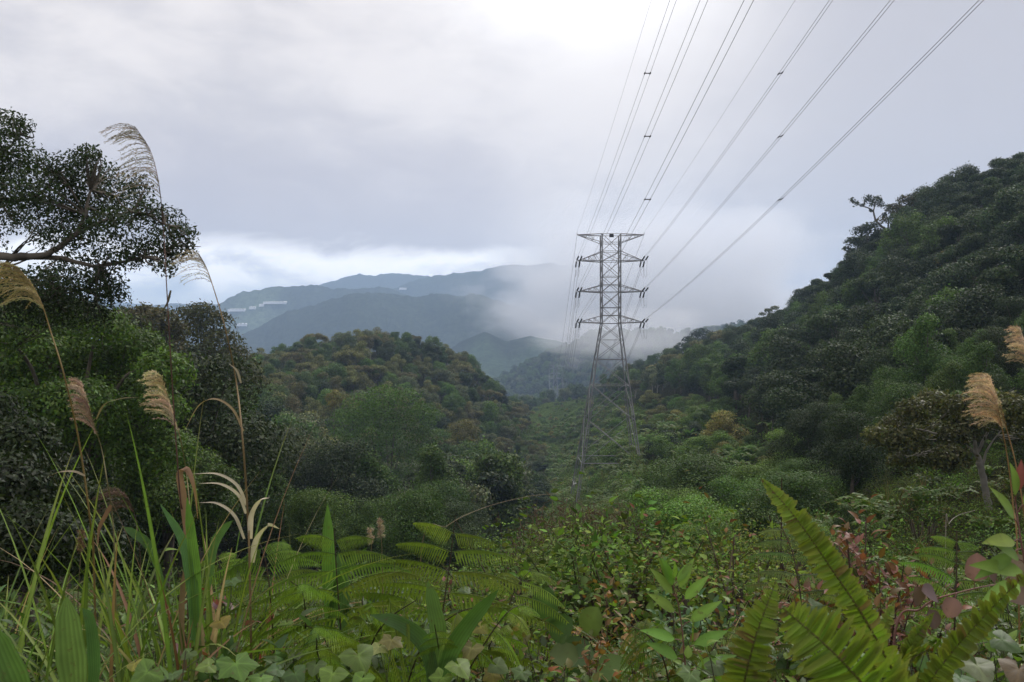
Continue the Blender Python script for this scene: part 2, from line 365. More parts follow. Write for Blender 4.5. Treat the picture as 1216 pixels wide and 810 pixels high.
# ------------------------------------------------------------------ trees: kinds
GREENS = {'dark green': (.034, .052, .017), 'olive': (.120, .126, .036), 'brownish': (.125, .116, .044), 'grey green': (.100, .118, .055),
          'bright green': (.090, .160, .022), 'yellowish': (.17, .155, .035), 'mid green': (.058, .098, .018)}
def leaves(mb, rng, cen, rad, n, size, base, up=.25, inner=.55, asp=.55, flat=1.0, jit=.28, tilt=.8):
    """pointed leaf-clump faces scattered through the shells of the given lobes"""
    cen = np.asarray(cen, float); rad = np.asarray(rad, float); p = rad ** 2 / (rad ** 2).sum()
    k = rng.choice(len(rad), n, p=p)
    d = nrm(rng.normal(size=(n, 3)) + [0, 0, up]); rr = rad[k] * (inner + (1.08 - inner) * rng.rand(n) ** .45) * (1 + .34 * rng.rand(n) ** 5)
    d2 = d * [1, 1, flat]
    pos = cen[k] + d2 * rr[:, None]
    nr = nrm(d + rng.normal(size=(n, 3)) * tilt)
    t = nrm(np.cross(nr, rng.normal(size=(n, 3)))); b = np.cross(nr, t)
    s = size * (.6 + .8 * rng.rand(n))[:, None]
    V = np.stack([pos - t * s * .5, pos + b * s * asp * .5 - nr * s * .08, pos + t * s * .5 - nr * s * .12, pos - b * s * asp * .5 - nr * s * .08], 1)
    lob = (1 + jit * (rng.rand(len(rad)) - .5) * 1.3)[k]
    v = lob * (1 + jit * rng.normal(size=n)).clip(.45, 1.7)
    c = np.asarray(base)[None] * v[:, None] * (1 + .10 * rng.normal(size=(n, 3)).clip(-2, 2) * [1, .5, 1])
    mb.add(V, np.arange(n * 4).reshape(n, 4), None, np.repeat(c, 4, 0).clip(.004, .9))
def make_kind(seed, shape, colour, leaf=.33, n=8500, trunk=M_BARK):
    """a tree about 10 m tall: (crown mesh, trunk mesh)"""
    rng = np.random.RandomState(seed); base = np.array(GREENS[colour]); cen = []; rad = []
    if shape == 'round':
        for k in range(20):
            a = rng.rand() * 6.28; h = rng.rand(); r = 3.7 * math.sqrt(rng.rand()) * (1 - .35 * h)
            cen.append((r * math.cos(a), r * math.sin(a), 3.0 + 5.8 * h)); rad.append(1.15 + .75 * rng.rand())
        cen.append((0, 0, 5.6)); rad.append(2.0)
    elif shape == 'tall':
        for k in range(15):
            a = rng.rand() * 6.28; h = rng.rand(); r = 2.3 * math.sqrt(rng.rand()) * (1 - .5 * h)
            cen.append((r * math.cos(a), r * math.sin(a), 2.2 + 7.0 * h)); rad.append(.9 + .6 * rng.rand())
    elif shape == 'flat':
        for k in range(17):
            a = rng.rand() * 6.28; r = 4.3 * math.sqrt(rng.rand())
            cen.append((r * math.cos(a), r * math.sin(a), 8.4 - .10 * r * r + .7 * rng.rand())); rad.append(.95 + .55 * rng.rand())
        for k in range(5):
            a = rng.rand() * 6.28; r = 1.5 + 1.6 * rng.rand(); cen.append((r * math.cos(a), r * math.sin(a), 5.0 + 1.2 * rng.rand())); rad.append(.9)
    elif shape == 'open':
        for k in range(11):
            a = k * 2.4; h = rng.rand(); r = 1.2 + 2.6 * rng.rand()
            cen.append((r * math.cos(a), r * math.sin(a), 5.0 + 4.3 * h)); rad.append(.75 + .5 * rng.rand())
    elif shape == 'dome':
        for k in range(30):
            a = rng.rand() * 6.28; h = rng.rand(); r = 4.4 * math.sqrt(1 - h * h) * (.75 + .3 * rng.rand())
            cen.append((r * math.cos(a), r * math.sin(a), 3.6 + 5.2 * h)); rad.append(.95 + .5 * rng.rand())
        cen.append((0, 0, 5)); rad.append(3.0)
    cen = np.array(cen, float); rad = [r_ * rng.uniform(.65, 1.3) for r_ in rad]
    for _ in range(6):                             # no leaf mass stands apart from the rest of its crown
        dd = np.linalg.norm(cen[:, None] - cen[None], axis=2) + 99 * np.eye(len(cen)); j = dd.argmin(1)
        far_ = dd.min(1) > .62 * (np.array(rad) + np.array(rad)[j]); cen[far_] = lerp(cen[far_], cen[j][far_], .3)
    mb = MB(); fl = .62 if shape in ('flat', 'open') else .85
    leaves(mb, rng, cen, rad, n, leaf, base, .55, .38, .55, fl, .34, .6)
    crown = mb.mesh('crown', M_TREE, False)
    tb = MB(); top = np.array([.3 * rng.normal(), .3 * rng.normal(), 7.0 if shape == 'tall' else 5.2])
    tube(tb, curve([(0, 0, -1.5), (.1 * rng.normal(), .1 * rng.normal(), 2.2), top], 7), np.linspace(.26, .10, 7), 6)
    order = rng.permutation(len(rad))[:9]
    for j in order:
        c = np.array(cen[j]); s0 = np.array([top[0] * .5, top[1] * .5, rng.uniform(2.2, min(5.0, c[2] - .3) if c[2] > 2.8 else 2.3)])
        tube(tb, curve([s0, (s0 + c) / 2 + [0, 0, -.4], c], 5), np.linspace(.10, .03, 5), 4)
    return crown, tb.mesh('trunk', trunk)
KINDS = []
for sd_, sh_, co_ in [(1, 'round', 'dark green'), (2, 'round', 'olive'), (3, 'tall', 'dark green'), (4, 'flat', 'brownish'), (5, 'flat', 'olive'), (6, 'round', 'grey green'),
                      (7, 'tall', 'mid green'), (8, 'open', 'dark green'), (9, 'round', 'brownish'), (10, 'dome', 'mid green'), (11, 'round', 'bright green'), (12, 'flat', 'dark green'), (13, 'tall', 'olive'),
                      (14, 'round', 'yellowish'), (15, 'round', 'dark green'), (16, 'round', 'mid green'), (17, 'tall', 'mid green'), (18, 'round', 'bright green')]:
    c_, t_ = make_kind(sd_, sh_, co_, *((.17, 27000) if sd_ > 14 else (.33, 8500)), trunk=M_PALE if sd_ in (4, 6, 13) else M_BARK); KINDS.append((c_, t_, sh_, co_))
WORDS = {'round': 'round-crowned', 'tall': 'narrow upright', 'flat': 'flat-topped', 'open': 'thin open-crowned', 'dome': 'broad domed'}

def tree(kind, loc, s, rz, label, group=None, sz=1.0, name='forest_tree'):
    c, t, _, _ = KINDS[kind]; r = empty(name, loc, rz); r.scale = (s, s, s * sz)
    obj('crown', c, r); obj('trunk', t, r); tag(r, label, 'tree', group); return r

def scatter(name, pts, rz, scl, idx, meshes, tilt=None):
    """one object of kind stuff: copies of the source meshes set out by geometry nodes"""
    col = bpy.data.collections.new(name + '_sources')
    for k, ms in enumerate(meshes):
        o = bpy.data.objects.new(f'{name}_source_{k:02d}', ms); col.objects.link(o)
    me = bpy.data.meshes.new(name); n = len(pts)
    me.vertices.add(n); me.vertices.foreach_set('co', np.asarray(pts, np.float32).ravel())
    a = me.attributes.new('scl', 'FLOAT_VECTOR', 'POINT'); s = np.asarray(scl, np.float32); s = np.repeat(s[:, None], 3, 1) if s.ndim == 1 else s; a.data.foreach_set('vector', s.ravel())
    r = np.zeros((n, 3), np.float32); r[:, 2] = rz
    if tilt is not None: r[:, :2] = tilt
    a = me.attributes.new('rot', 'FLOAT_VECTOR', 'POINT'); a.data.foreach_set('vector', r.ravel())
    a = me.attributes.new('idx', 'INT', 'POINT'); a.data.foreach_set('value', np.asarray(idx, np.int32))
    o = bpy.data.objects.new(name, me); COL.objects.link(o); o['kind'] = 'stuff'
    ng = bpy.data.node_groups.new(name, 'GeometryNodeTree')
    ng.interface.new_socket('Geometry', in_out='INPUT', socket_type='NodeSocketGeometry'); ng.interface.new_socket('Geometry', in_out='OUTPUT', socket_type='NodeSocketGeometry')
    N, L = ng.nodes, ng.links; gi = N.new('NodeGroupInput'); go = N.new('NodeGroupOutput')
    ci = N.new('GeometryNodeCollectionInfo'); ci.inputs['Collection'].default_value = col; ci.inputs['Separate Children'].default_value = True; ci.inputs['Reset Children'].default_value = True
    ip = N.new('GeometryNodeInstanceOnPoints'); ip.inputs['Pick Instance'].default_value = True
    def na(nm, ty):
        q = N.new('GeometryNodeInputNamedAttribute'); q.data_type = ty; q.inputs['Name'].default_value = nm; return q.outputs['Attribute']
    er = N.new('FunctionNodeEulerToRotation'); L.new(na('rot', 'FLOAT_VECTOR'), er.inputs[0])
    L.new(gi.outputs[0], ip.inputs['Points']); L.new(ci.outputs[0], ip.inputs['Instance']); L.new(na('idx', 'INT'), ip.inputs['Instance Index'])
    L.new(er.outputs[0], ip.inputs['Rotation']); L.new(na('scl', 'FLOAT_VECTOR'), ip.inputs['Scale']); L.new(ip.outputs[0], go.inputs[0])
    md = o.modifiers.new('scatter', 'NODES'); md.node_group = ng
    return o
def joined(c, t):
    """crown and trunk as one source mesh"""
    import bmesh
    bm = bmesh.new(); bm.from_mesh(c); k = len(bm.faces); bm.from_mesh(t); bm.faces.ensure_lookup_table()
    for f in list(bm.faces)[k:]: f.material_index = 1
    me = bpy.data.meshes.new('tree_source'); bm.to_mesh(me); bm.free(); me.materials.append(c.materials[0]); me.materials.append(t.materials[0]); return me

# ------------------------------------------------------------------ where the forest stands
def plan_forest():
    rng = np.random.RandomState(11); pts = []
    for y0, y1, sp in ((26, 90, 4.4), (90, 260, 5.4), (260, 560, 6.6), (560, 1000, 9.0), (1000, 1480, 10.0)):
        gx = np.arange(-y1 * .70, y1 * .70, sp); gy = np.arange(y0, y1, sp); X, Y = np.meshgrid(gx, gy)
        X = X.ravel() + rng.uniform(-.42, .42, X.size) * sp; Y = Y.ravel() + rng.uniform(-.42, .42, Y.size) * sp
        k = np.abs(X / Y) < .66; pts.append(np.c_[X[k], Y[k], np.full(k.sum(), sp)])
    gx, gy = np.meshgrid(np.arange(-30, 90, 2.9), np.arange(60, 470, 3.3)); gx = gx.ravel() + rng.uniform(-1.3, 1.3, gx.size); gy = gy.ravel() + rng.uniform(-1.4, 1.4, gy.size)
    q = CX + F * gx / gy; k = (q > 632) & (q < 738); pts.append(np.c_[gx[k], gy[k], np.full(k.sum(), 2.0)])
    p = np.concatenate(pts); X, Y, sp = p.T; Z = zf(X, Y); px = CX + F * X / Y; py = CY - F * Z / Y
    n = len(X); rnd = rng.rand(n); patch = fbm(X / 34 + 3, Y / 34 + 8, 91, 3)
    h = np.zeros(n); reg = np.full(n, '', object)
    left = px < np.where(Y > 180, 628 + 18 * (Y < 340), 600) - 40 * (Y < 120); near_l = left & (px < 300 + 120 * sstep(Y, 40, 120)) & (Y < 170)
    # left flank and the rounded hill
    m = left & (Y > 100) & (Y < 620) & (px > 250); h[m] = 6.6 + 4.4 * (1 - sstep(Y[m], 140, 300)) + 3.2 * rnd[m]; reg[m] = 'rounded middle hill'
    m = left & (Y > 45) & (Y < 620) & (px <= 250); h[m] = 10.5 + 4.5 * rnd[m] + 1.5 * (Y[m] < 100); reg[m] = 'left flank'
    m = left & (px < 190) & (Y > 30) & (Y <= 45); h[m] = 5 + 3 * rnd[m]; reg[m] = 'left flank'
    # gully below the hill
    m = left & (px > 300) & (Y > 62) & (Y <= 100); h[m] = 5.2 + 3 * rnd[m]; reg[m] = 'rounded middle hill'
    # edge of the valley: lower
    e = sstep(px, 585, 660) * (Y > 180); h = np.where(left, h * (1 - .62 * e), h)
    # steep right hillside: forest above a slanting line, shrubs below it
    bound = np.interp(px, [690, 760, 830, 880, 930, 980, 1040, 1100, 1216, 1400], [462, 474, 480, 500, 540, 590, 640, 665, 690, 700])
    r = (px > 690) & (Y > 32) & (Y < 640); fo = r & (py < bound); h[fo] = (6.2 + 3.4 * rnd[fo]) * (.62 + .38 * sstep(Y[fo], 45, 95)); reg[fo] = 'steep right hillside'
    sh = r & ~fo & (px > 735); h[sh] = 1.8 + 3.0 * rnd[sh] ** 2 + 1.2 * (patch[sh] > .55); reg[sh] = 'right shrub slope'
    sh2 = (px > np.where(Y > 180, 628 + 18 * (Y < 340), 598)) & (px <= 735) & (Y > 50) & (Y < 640) & (reg == ''); h[sh2] = np.where(rnd[sh2] < .12, 0, .7 + 1.9 * rnd[sh2] ** 2); reg[sh2] = 'valley'
    m = (Y >= 640) & (Y < 1480); h[m] = np.where(Y[m] > 1150, 13.0, 8.0) + 5 * rnd[m]; reg[m] = 'misty hill'
    th = left & (Y > 26) & (Y < 105) & (rnd < .0); 
    h = h * np.where(h > 3, np.exp(.09 * rng.normal(size=n)).clip(.75, 1.25), 1)
    k = (h > .5) & (reg != '')
    # keep clear of the pylon feet
    h = np.where((reg == 'valley') & (Y < 172), np.minimum(h, .9), h); h = np.where((reg == 'right shrub slope') & (Y < 172) & (px < 775), np.minimum(h, 1.5), h)
    k &= ~((px > 1030) & (px < 1260) & (Y < 47) & (h > 3.5))
    k &= ~((np.hypot(X - 19, Y - 174) < 9))
    return X[k], Y[k], Z[k], px[k], py[k], h[k], reg[k], patch[k], rng.rand(k.sum())
FX, FY, FZ, FPX, FPY, FH, FR, FP, FQ = plan_forest()
def choose_kinds():
    rng = np.random.RandomState(5); out = np.zeros(len(FX), int)
    for i in range(len(FX)):
        q = FQ[i]; g = FR[i]; p = FP[i]; px_ = FPX[i]
        if g == 'rounded middle hill':
            if FY[i] > 230: pool = [1, 3, 4, 5, 8, 6, 12, 1, 9, 5, 10] if p < .55 else [0, 5, 2, 1, 7, 9, 3, 6]
            else: pool = [0, 2, 6, 9, 11, 5, 1] if p < .5 else [0, 1, 5, 9, 6, 7]
        elif g == 'left flank': pool = [0, 2, 6, 9, 10, 6, 7, 11, 0] if FY[i] < 110 else [0, 1, 3, 8, 12, 2, 5]
        elif g == 'steep right hillside': pool = ([0, 0, 2, 11, 7, 0, 11, 2, 0] if px_ > 930 else [0, 2, 3, 11, 12, 1, 6, 5]) if p < .54 else [0, 2, 6, 9, 0, 11]
        elif g == 'right shrub slope': pool = [10, 9, 10, 1, 10, 6, 13, 10] if p < .56 else [0, 1, 9, 6, 10]
        elif g == 'valley': pool = [10, 6, 10, 13, 10, 9, 10, 5]
        else: pool = [0, 2, 6, 5, 9]
        if FY[i] < 105 and g in ('left flank', 'rounded middle hill'): pool = [14, 15, 16, 16, 14, 15]
        if FY[i] < 80 and g == 'steep right hillside': pool = [14, 14, 16, 15, 16, 14]
        if FY[i] < 85 and g == 'right shrub slope': pool = [17, 15, 17, 16, 14, 17]
        out[i] = pool[int(q * 997) % len(pool)]
    return out
FK = choose_kinds()
def visible_share():
    """front-to-back splat of crowns on a coarse picture, to know which trees show largest"""
    gw, gh, sc = 330, 230, 4.0; dep = np.full((gh, gw), 1e9); 
    ys = np.exp(np.linspace(math.log(20), math.log(1500), 260)); cols = np.arange(gw) * sc - 50
    zz = zf((cols[None] - CX) / F * ys[:, None], ys[:, None] * np.ones((1, gw))); rows = CY - F * zz / ys[:, None]
    for j in range(len(ys) - 1, -1, -1):
        rr = (rows[j] / sc).astype(int)
        for c in range(gw):
            if 0 <= rr[c] < gh: dep[rr[c]:, c] = ys[j]
    own = np.full((gh, gw), -1)
    for i in np.argsort(-FY):
        w = F * FH[i] * .36 / FY[i]; top = FPY[i] - F * FH[i] / FY[i]; mid = (top + FPY[i] - F * FH[i] * .25 / FY[i]) / 2; hh = (FPY[i] - top) * .40
        x0, x1 = int((FPX[i] - w + 50) / sc), int((FPX[i] + w + 50) / sc) + 1; y0, y1 = int((mid - hh) / sc), int((mid + hh) / sc) + 1
        x0, y0 = max(x0, 0), max(y0, 0); x1, y1 = min(x1, gw), min(y1, gh)
        if x0 >= x1 or y0 >= y1: continue
        gy, gx = np.mgrid[y0:y1, x0:x1]; e = ((gx * sc - 50 + 2 - FPX[i]) / (w + 2)) ** 2 + ((gy * sc + 2 - mid) / (hh + 2)) ** 2 < 1
        s = e & (dep[y0:y1, x0:x1] > FY[i] - 6); own[y0:y1, x0:x1][s] = i
    inside = own[:203, 12:317]
    return np.bincount(inside[inside >= 0].ravel(), minlength=len(FX)), np.bincount(own[own >= 0].ravel(), minlength=len(FX))
FVIS, FANY = visible_share()
def place_forest():
    rng = np.random.RandomState(3); shrub = np.isin(FR, ['right shrub slope', 'valley'])
    trees_i = np.where(~shrub)[0]; shr_i = np.where(shrub)[0]
    top_t = trees_i[np.argsort(-FVIS[trees_i])][:285]; top_t = top_t[FVIS[top_t] > 0]
    top_s = shr_i[np.argsort(-FVIS[shr_i])][:150]; top_s = top_s[FVIS[top_s] > 0]
    chosen = set(top_t) | set(top_s)
    used = {}
    def where_(i):
        px, py = FPX[i], FPY[i] - F * FH[i] * .6 / FY[i]; g = FR[i]
        if g == 'rounded middle hill':
            v = 'on the crest' if FY[i] > 300 else 'on the upper face' if FY[i] > 235 else 'on the lower face' if FY[i] > 150 else 'at the foot'
            hz = 'left end' if px < 360 else 'left of centre' if px < 440 else 'right of centre' if px < 520 else 'valley end'
            return f'{v} of the middle hill, {hz}'
        if g == 'left flank':
            hz = 'at the left edge' if px < 60 else 'behind the plume stalks' if px < 200 else 'beside the middle hill'
            v = 'far back' if FY[i] > 150 else 'halfway back' if FY[i] > 70 else 'in front'
            return f'on the left flank {hz}, {v}'
        if g == 'steep right hillside':
            hz = 'low left end' if px < 830 else 'before the gaunt tree' if px < 960 else 'by the gaunt tree' if px < 1070 else 'past the gaunt tree' if px < 1160 else 'right edge'
            t = np.interp(px, [690, 780, 900, 1000, 1100, 1216, 1400], [455, 425, 370, 305, 235, 180, 100]); b = np.interp(px, [690, 830, 930, 1040, 1216, 1400], [470, 490, 545, 640, 690, 700])
            f = (py - t) / (b - t); v = 'ridge' if f < .14 else 'upper part' if f < .38 else 'middle' if f < .68 else 'foot'
            return f'on the {v} of the right hillside, {hz}'
        if g == 'misty hill': return 'on the misty hill behind the pylon'
        if g == 'valley': return 'on the grassy valley floor ' + ('near the pylon feet' if FY[i] < 220 else 'beyond the pylon')
        hz = 'right of the pylon leg' if px < 800 else 'above the tall sword fern' if px < 930 else 'behind the red-leaved shrub' if px < 1080 else 'below the pale trunk'
        v = 'high on' if py < 540 else 'halfway down' if py < 600 else 'low on'
        return f'{v} the slope {hz}'
    for i in list(top_t) + list(top_s):
        sh, co = KINDS[FK[i]][2:]; s = FH[i] / 10.0; rz = rng.rand() * 6.28
        noun = 'shrub' if i in set(top_s) else 'tree'
        size = ('big ' if FVIS[i] > 40 else 'small ' if FVIS[i] < 12 else '') 
        lab = f'{size}{co} {WORDS[sh]} {noun} {where_(i)}'
        if noun == 'shrub': lab = f'{size}{co} {noun} {where_(i)}'
        if len(lab.replace('-', ' ').split()) > 16: lab = lab.replace('big ', '').replace('small ', '')
        if len(lab.replace('-', ' ').split()) > 16: lab = lab.replace(WORDS[sh] + ' ', '')
        wide = 1.0 if noun == 'tree' else 1.5
        r = tree(FK[i], (FX[i], FY[i], FZ[i] - (.1 if noun == 'tree' else .28 * FH[i])), s * wide * (.9 + .3 * rng.rand()), rz, lab, None, 1.0 / wide, 'forest_tree' if noun == 'tree' else 'shrub')
        r['category'] = noun
        used.setdefault(lab, []).append(r)
    for lab, rs in used.items():
        for r in rs:
            n = r['category']; r['group'] = ('forest trees ' if n == 'tree' else 'shrubs ') + lab.split(n + ' ', 1)[1]
    rest = np.array([i for i in range(len(FX)) if i not in chosen and (FANY[i] > 0 or FY[i] < 45 or (rng.rand() < .25 and FY[i] < 420) or FR[i] == 'misty hill')])
    J = [joined(c, t) for c, t, _, _ in KINDS]
    for nm, sel in (('forest', rest[~shrub[rest]]), ('scrub', rest[shrub[rest]])):
        k = nm == 'scrub'; s = FH[sel] / 10 * (.9 + .3 * rng.rand(len(sel)))
        sc = np.stack([s * (1.5 if k else 1.0)] * 2 + [s], 1)
        scatter(nm, np.c_[FX[sel], FY[sel], FZ[sel] - (.28 * FH[sel] if k else .1)], rng.rand(len(sel)) * 6.28, sc, FK[sel], J)
    print('FOREST', len(top_t), len(top_s), len(rest))
place_forest()
# ------------------------------------------------------------------ pylon, conductors, greenhouses
M_STEEL = solid_mat('galvanised_steel', (.185, .185, .185), .62, .25, .3, .35, .4)
M_WIRE = solid_mat('conductor', (.10, .10, .11), .6, .4, .1)
M_INS = solid_mat('insulator_glaze', (.016, .015, .016), .4, 0, .2)
M_WHITE = solid_mat('white_sheeting', (.80, .80, .80), .5, 0, .06, .02)
YT = 171.0
def mx(px): return (px - CX) / F * YT
def mz(py): return -(py - CY) / F * YT
def pylon():
    xl, xr = mx(715.2), mx(737.2); hw = (xr - xl) / 2; xc = (xl + xr) / 2; ztop, zarm = mz(277.5), mz(384)
    zg = zf(np.array([xc]), np.array([YT]))[0] - 1.0
    root = empty('lattice_pylon', (xc, YT + hw, zg)); tag(root, 'tall grey steel lattice pylon with four pairs of arms standing in the valley', 'pylon')
    def W_(p): return (np.asarray(p, float) - np.array([xc, YT + hw, zg]))
    yc = YT + hw
    def corner(sx, sy, z):
        """where a leg is at height z"""
        if z >= zarm: return np.array([xc + sx * hw, yc + sy * hw, z])
        d = zarm - z; kx = .160 if sx < 0 else .126; return np.array([xc + sx * hw + sx * kx * d, yc + sy * hw + sy * .14 * d, z])
    feet = {}
    for sx in (-1, 1):
        for sy in (-1, 1):
            z = zarm - 20
            for _ in range(25):
                c = corner(sx, sy, z); z = .5 * z + .5 * zf(c[0:1], c[1:2])[0]
            feet[sx, sy] = z - .4
            m = MB(); pts = [corner(sx, sy, ztop), corner(sx, sy, zarm), corner(sx, sy, z - .4)]
            for a, b, r0 in ((pts[0], pts[1], .14), (pts[1], pts[2], .125)):
                tube(m, np.array([W_(a), W_(b)]), r0, 4)
            # paired lacing along the lower leg
            for k in range(16):
                z0 = lerp(zarm - 14, z, k / 16); z1 = lerp(zarm - 14, z, (k + 1) / 16)
                a = corner(sx, sy, z0); b = corner(sx, sy, z1); o_ = np.array([-sx * (.42 if k % 2 else .0), 0, 0]); o2 = np.array([-sx * (.0 if k % 2 else .42), 0, 0])
                bar(m, W_(a + o_), W_(b + o2), .05)
            tube(m, np.array([W_(corner(sx, sy, zarm - 14) + [-sx * .42, 0, 0]), W_(corner(sx, sy, z) + [-sx * .42, 0, 0])]), .065, 4)
            m.build('leg', M_STEEL, root, False)
            f = MB(); c = corner(sx, sy, z); tube(f, np.array([W_(c + [0, 0, -.8]), W_(c + [0, 0, .35])]), .5, 8); f.build('footing', solid_mat('concrete', (.3, .3, .28), .9), root, False)
    m = MB(); lv = [mz(p) for p in (277.5, 287.5, 298, 309.5, 328, 338, 346.5, 365, 374.5, 384)]
    def face(c0, c1, z0, z1, r, cross=True, horiz=True):
        a, b = corner(*c0, z0), corner(*c1, z0); c, d = corner(*c0, z1), corner(*c1, z1)
        if cross: bar(m, W_(a), W_(d), r); bar(m, W_(b), W_(c), r)
        if horiz: bar(m, W_(a), W_(b), r); bar(m, W_(c), W_(d), r)
    ring = [((-1, -1), (1, -1)), ((1, -1), (1, 1)), ((1, 1), (-1, 1)), ((-1, 1), (-1, -1))]
    for a, b in ring:
        for z0, z1, cr in ((lv[0], lv[2], 1), (lv[2], lv[3], 1), (lv[3], lv[4], 1), (lv[4], lv[6], 1), (lv[6], lv[7], 1), (lv[7], lv[9], 1)):
            face(a, b, z0, z1, .052)
        bar(m, W_(corner(*a, lv[1])), W_(corner(*b, lv[1])), .06); bar(m, W_(corner(*a, lv[5])), W_(corner(*b, lv[5])), .06); bar(m, W_(corner(*a, lv[8])), W_(corner(*b, lv[8])), .06)
        zb = [zarm, zarm - 3.2, zarm - 7.0, zarm - 12.0, zarm - 18.5, zarm - 26.5]
        for i in range(5): face(a, b, zb[i], zb[i + 1], .05, True, i in (0, 1, 2))
        bar(m, W_(corner(*a, zb[-1])), W_(corner(*b, zb[-1])), .06)
    m.build('body_bracing', M_STEEL, root, False)
    tips = {}
    # top arm (earth wires): level top chord, lower chord rising outwards
    for sx in (-1, 1):
        m = MB(); tip = np.array([mx(686) if sx < 0 else mx(766.5), yc, mz(277.5)])
        for sy in (-1, 1):
            c0 = corner(sx, sy, lv[0]); c1 = corner(sx, sy, lv[1]); bar(m, W_(c0), W_(tip), .095); bar(m, W_(c1), W_(tip), .065)
            for t in (.33, .62): bar(m, W_(lerp(c0, tip, t)), W_(lerp(c1, tip, t)), .04); bar(m, W_(lerp(c0, tip, t + .2)), W_(lerp(c1, tip, t)), .04)
        bar(m, W_(tip), W_(tip + [0, 0, .5]), .05)
        m.build('earth_wire_arm', M_STEEL, root, False); tips[sx, 0] = tip
    for k, (pl, pu) in enumerate(((309.5, 298), (346.5, 338), (383.5, 374.5))):
        for sx in (-1, 1):
            m = MB(); tip = np.array([mx(687.5) if sx < 0 else mx(765.5), yc, mz(pl) + .15])
            for sy in (-1, 1):
                c0 = corner(sx, sy, mz(pl)); c1 = corner(sx, sy, mz(pu)); bar(m, W_(c0), W_(tip), .095); bar(m, W_(c1), W_(tip), .07)
                for t in (.3, .55, .78): bar(m, W_(lerp(c0, tip, t)), W_(lerp(c1, tip, t)), .04); bar(m, W_(lerp(c0, tip, t - .2)), W_(lerp(c1, tip, t)), .045)
            for t in (0, .3, .6): bar(m, W_(lerp(corner(sx, -1, mz(pl)), tip, t)), W_(lerp(corner(sx, 1, mz(pl)), tip, t)), .04)
            bar(m, W_(tip + [0, -.6, 0]), W_(tip + [0, .6, 0]), .11)
            m.build('cross_arm', M_STEEL, root, False); tips[sx, k + 1] = tip
    m = MB(); s = np.array([mx(726), yc - hw - .25, mz(279.8)]); a, b = .42, .35
    V = np.array([[i, j, k] for i in (-a, a) for j in (-.04, .04) for k in (-b, b)]) + W_(s)
    m.add(V, [[0, 1, 3, 2], [4, 6, 7, 5], [0, 4, 5, 1], [2, 3, 7, 6], [0, 2, 6, 4], [1, 5, 7, 3]]); m.build('number_plate', M_INS, root, False)
    return root, tips, W_
PY, TIPS, PW = pylon()
def back_far(sx, k):
    """attachment on the next pylon, down the valley"""
    return np.array([lerp(mx(687.5), mx(765.5), (sx + 1) / 2) + (33 if sx < 0 else 36), 1100.0, -34.5 - {0: 0, 1: 4, 2: 10, 3: 16}[k] + 4])
def span_front(tip, s):
    """conductor height towards the camera: s metres from the pylon"""
    slope, c = .0862, 2.62e-4; return slope * s + c * s * s
NAMES = {0: 'earth wire', 1: 'upper', 2: 'middle', 3: 'lower'}
def insulators():
    for (sx, k), tip in TIPS.items():
        if k == 0: continue
        for d in (-.32, .32):
            for dirv, L in ((nrm(np.array([.06, -1, .22])), 2.6), (nrm(np.array([0, 1.0, -.52])), 2.3)):
                m = MB(); a = tip + [d, .5 * np.sign(dirv[1]), 0]; n = 34; t = np.linspace(.12, 1, n); p = a + dirv * (t * L)[:, None]
                r = np.where(np.arange(n) % 2, .15, .09); r[0] = r[-1] = .05
                tube(m, np.array([PW(q) for q in p]), r, 7); tube(m, np.array([PW(a), PW(p[0])]), .04, 4)
                m.build('insulator', M_INS, PY, False)
        m = MB()
        for d in (-.28, .28):
            a = tip + [d, -3.0, .6]; b = tip + [d, 2.6, -1.0]; c = (a + b) / 2 + [.3 * sx, 0, -3.0]
            tube(m, np.array([PW(q) for q in curve([a, lerp(a, c, .55) + [0, -.2, -.9], c, lerp(b, c, .55) + [0, .2, -.6], b], 15)]), .02, 4)
        m.build('jumper_loop', M_WIRE, PY)
insulators()
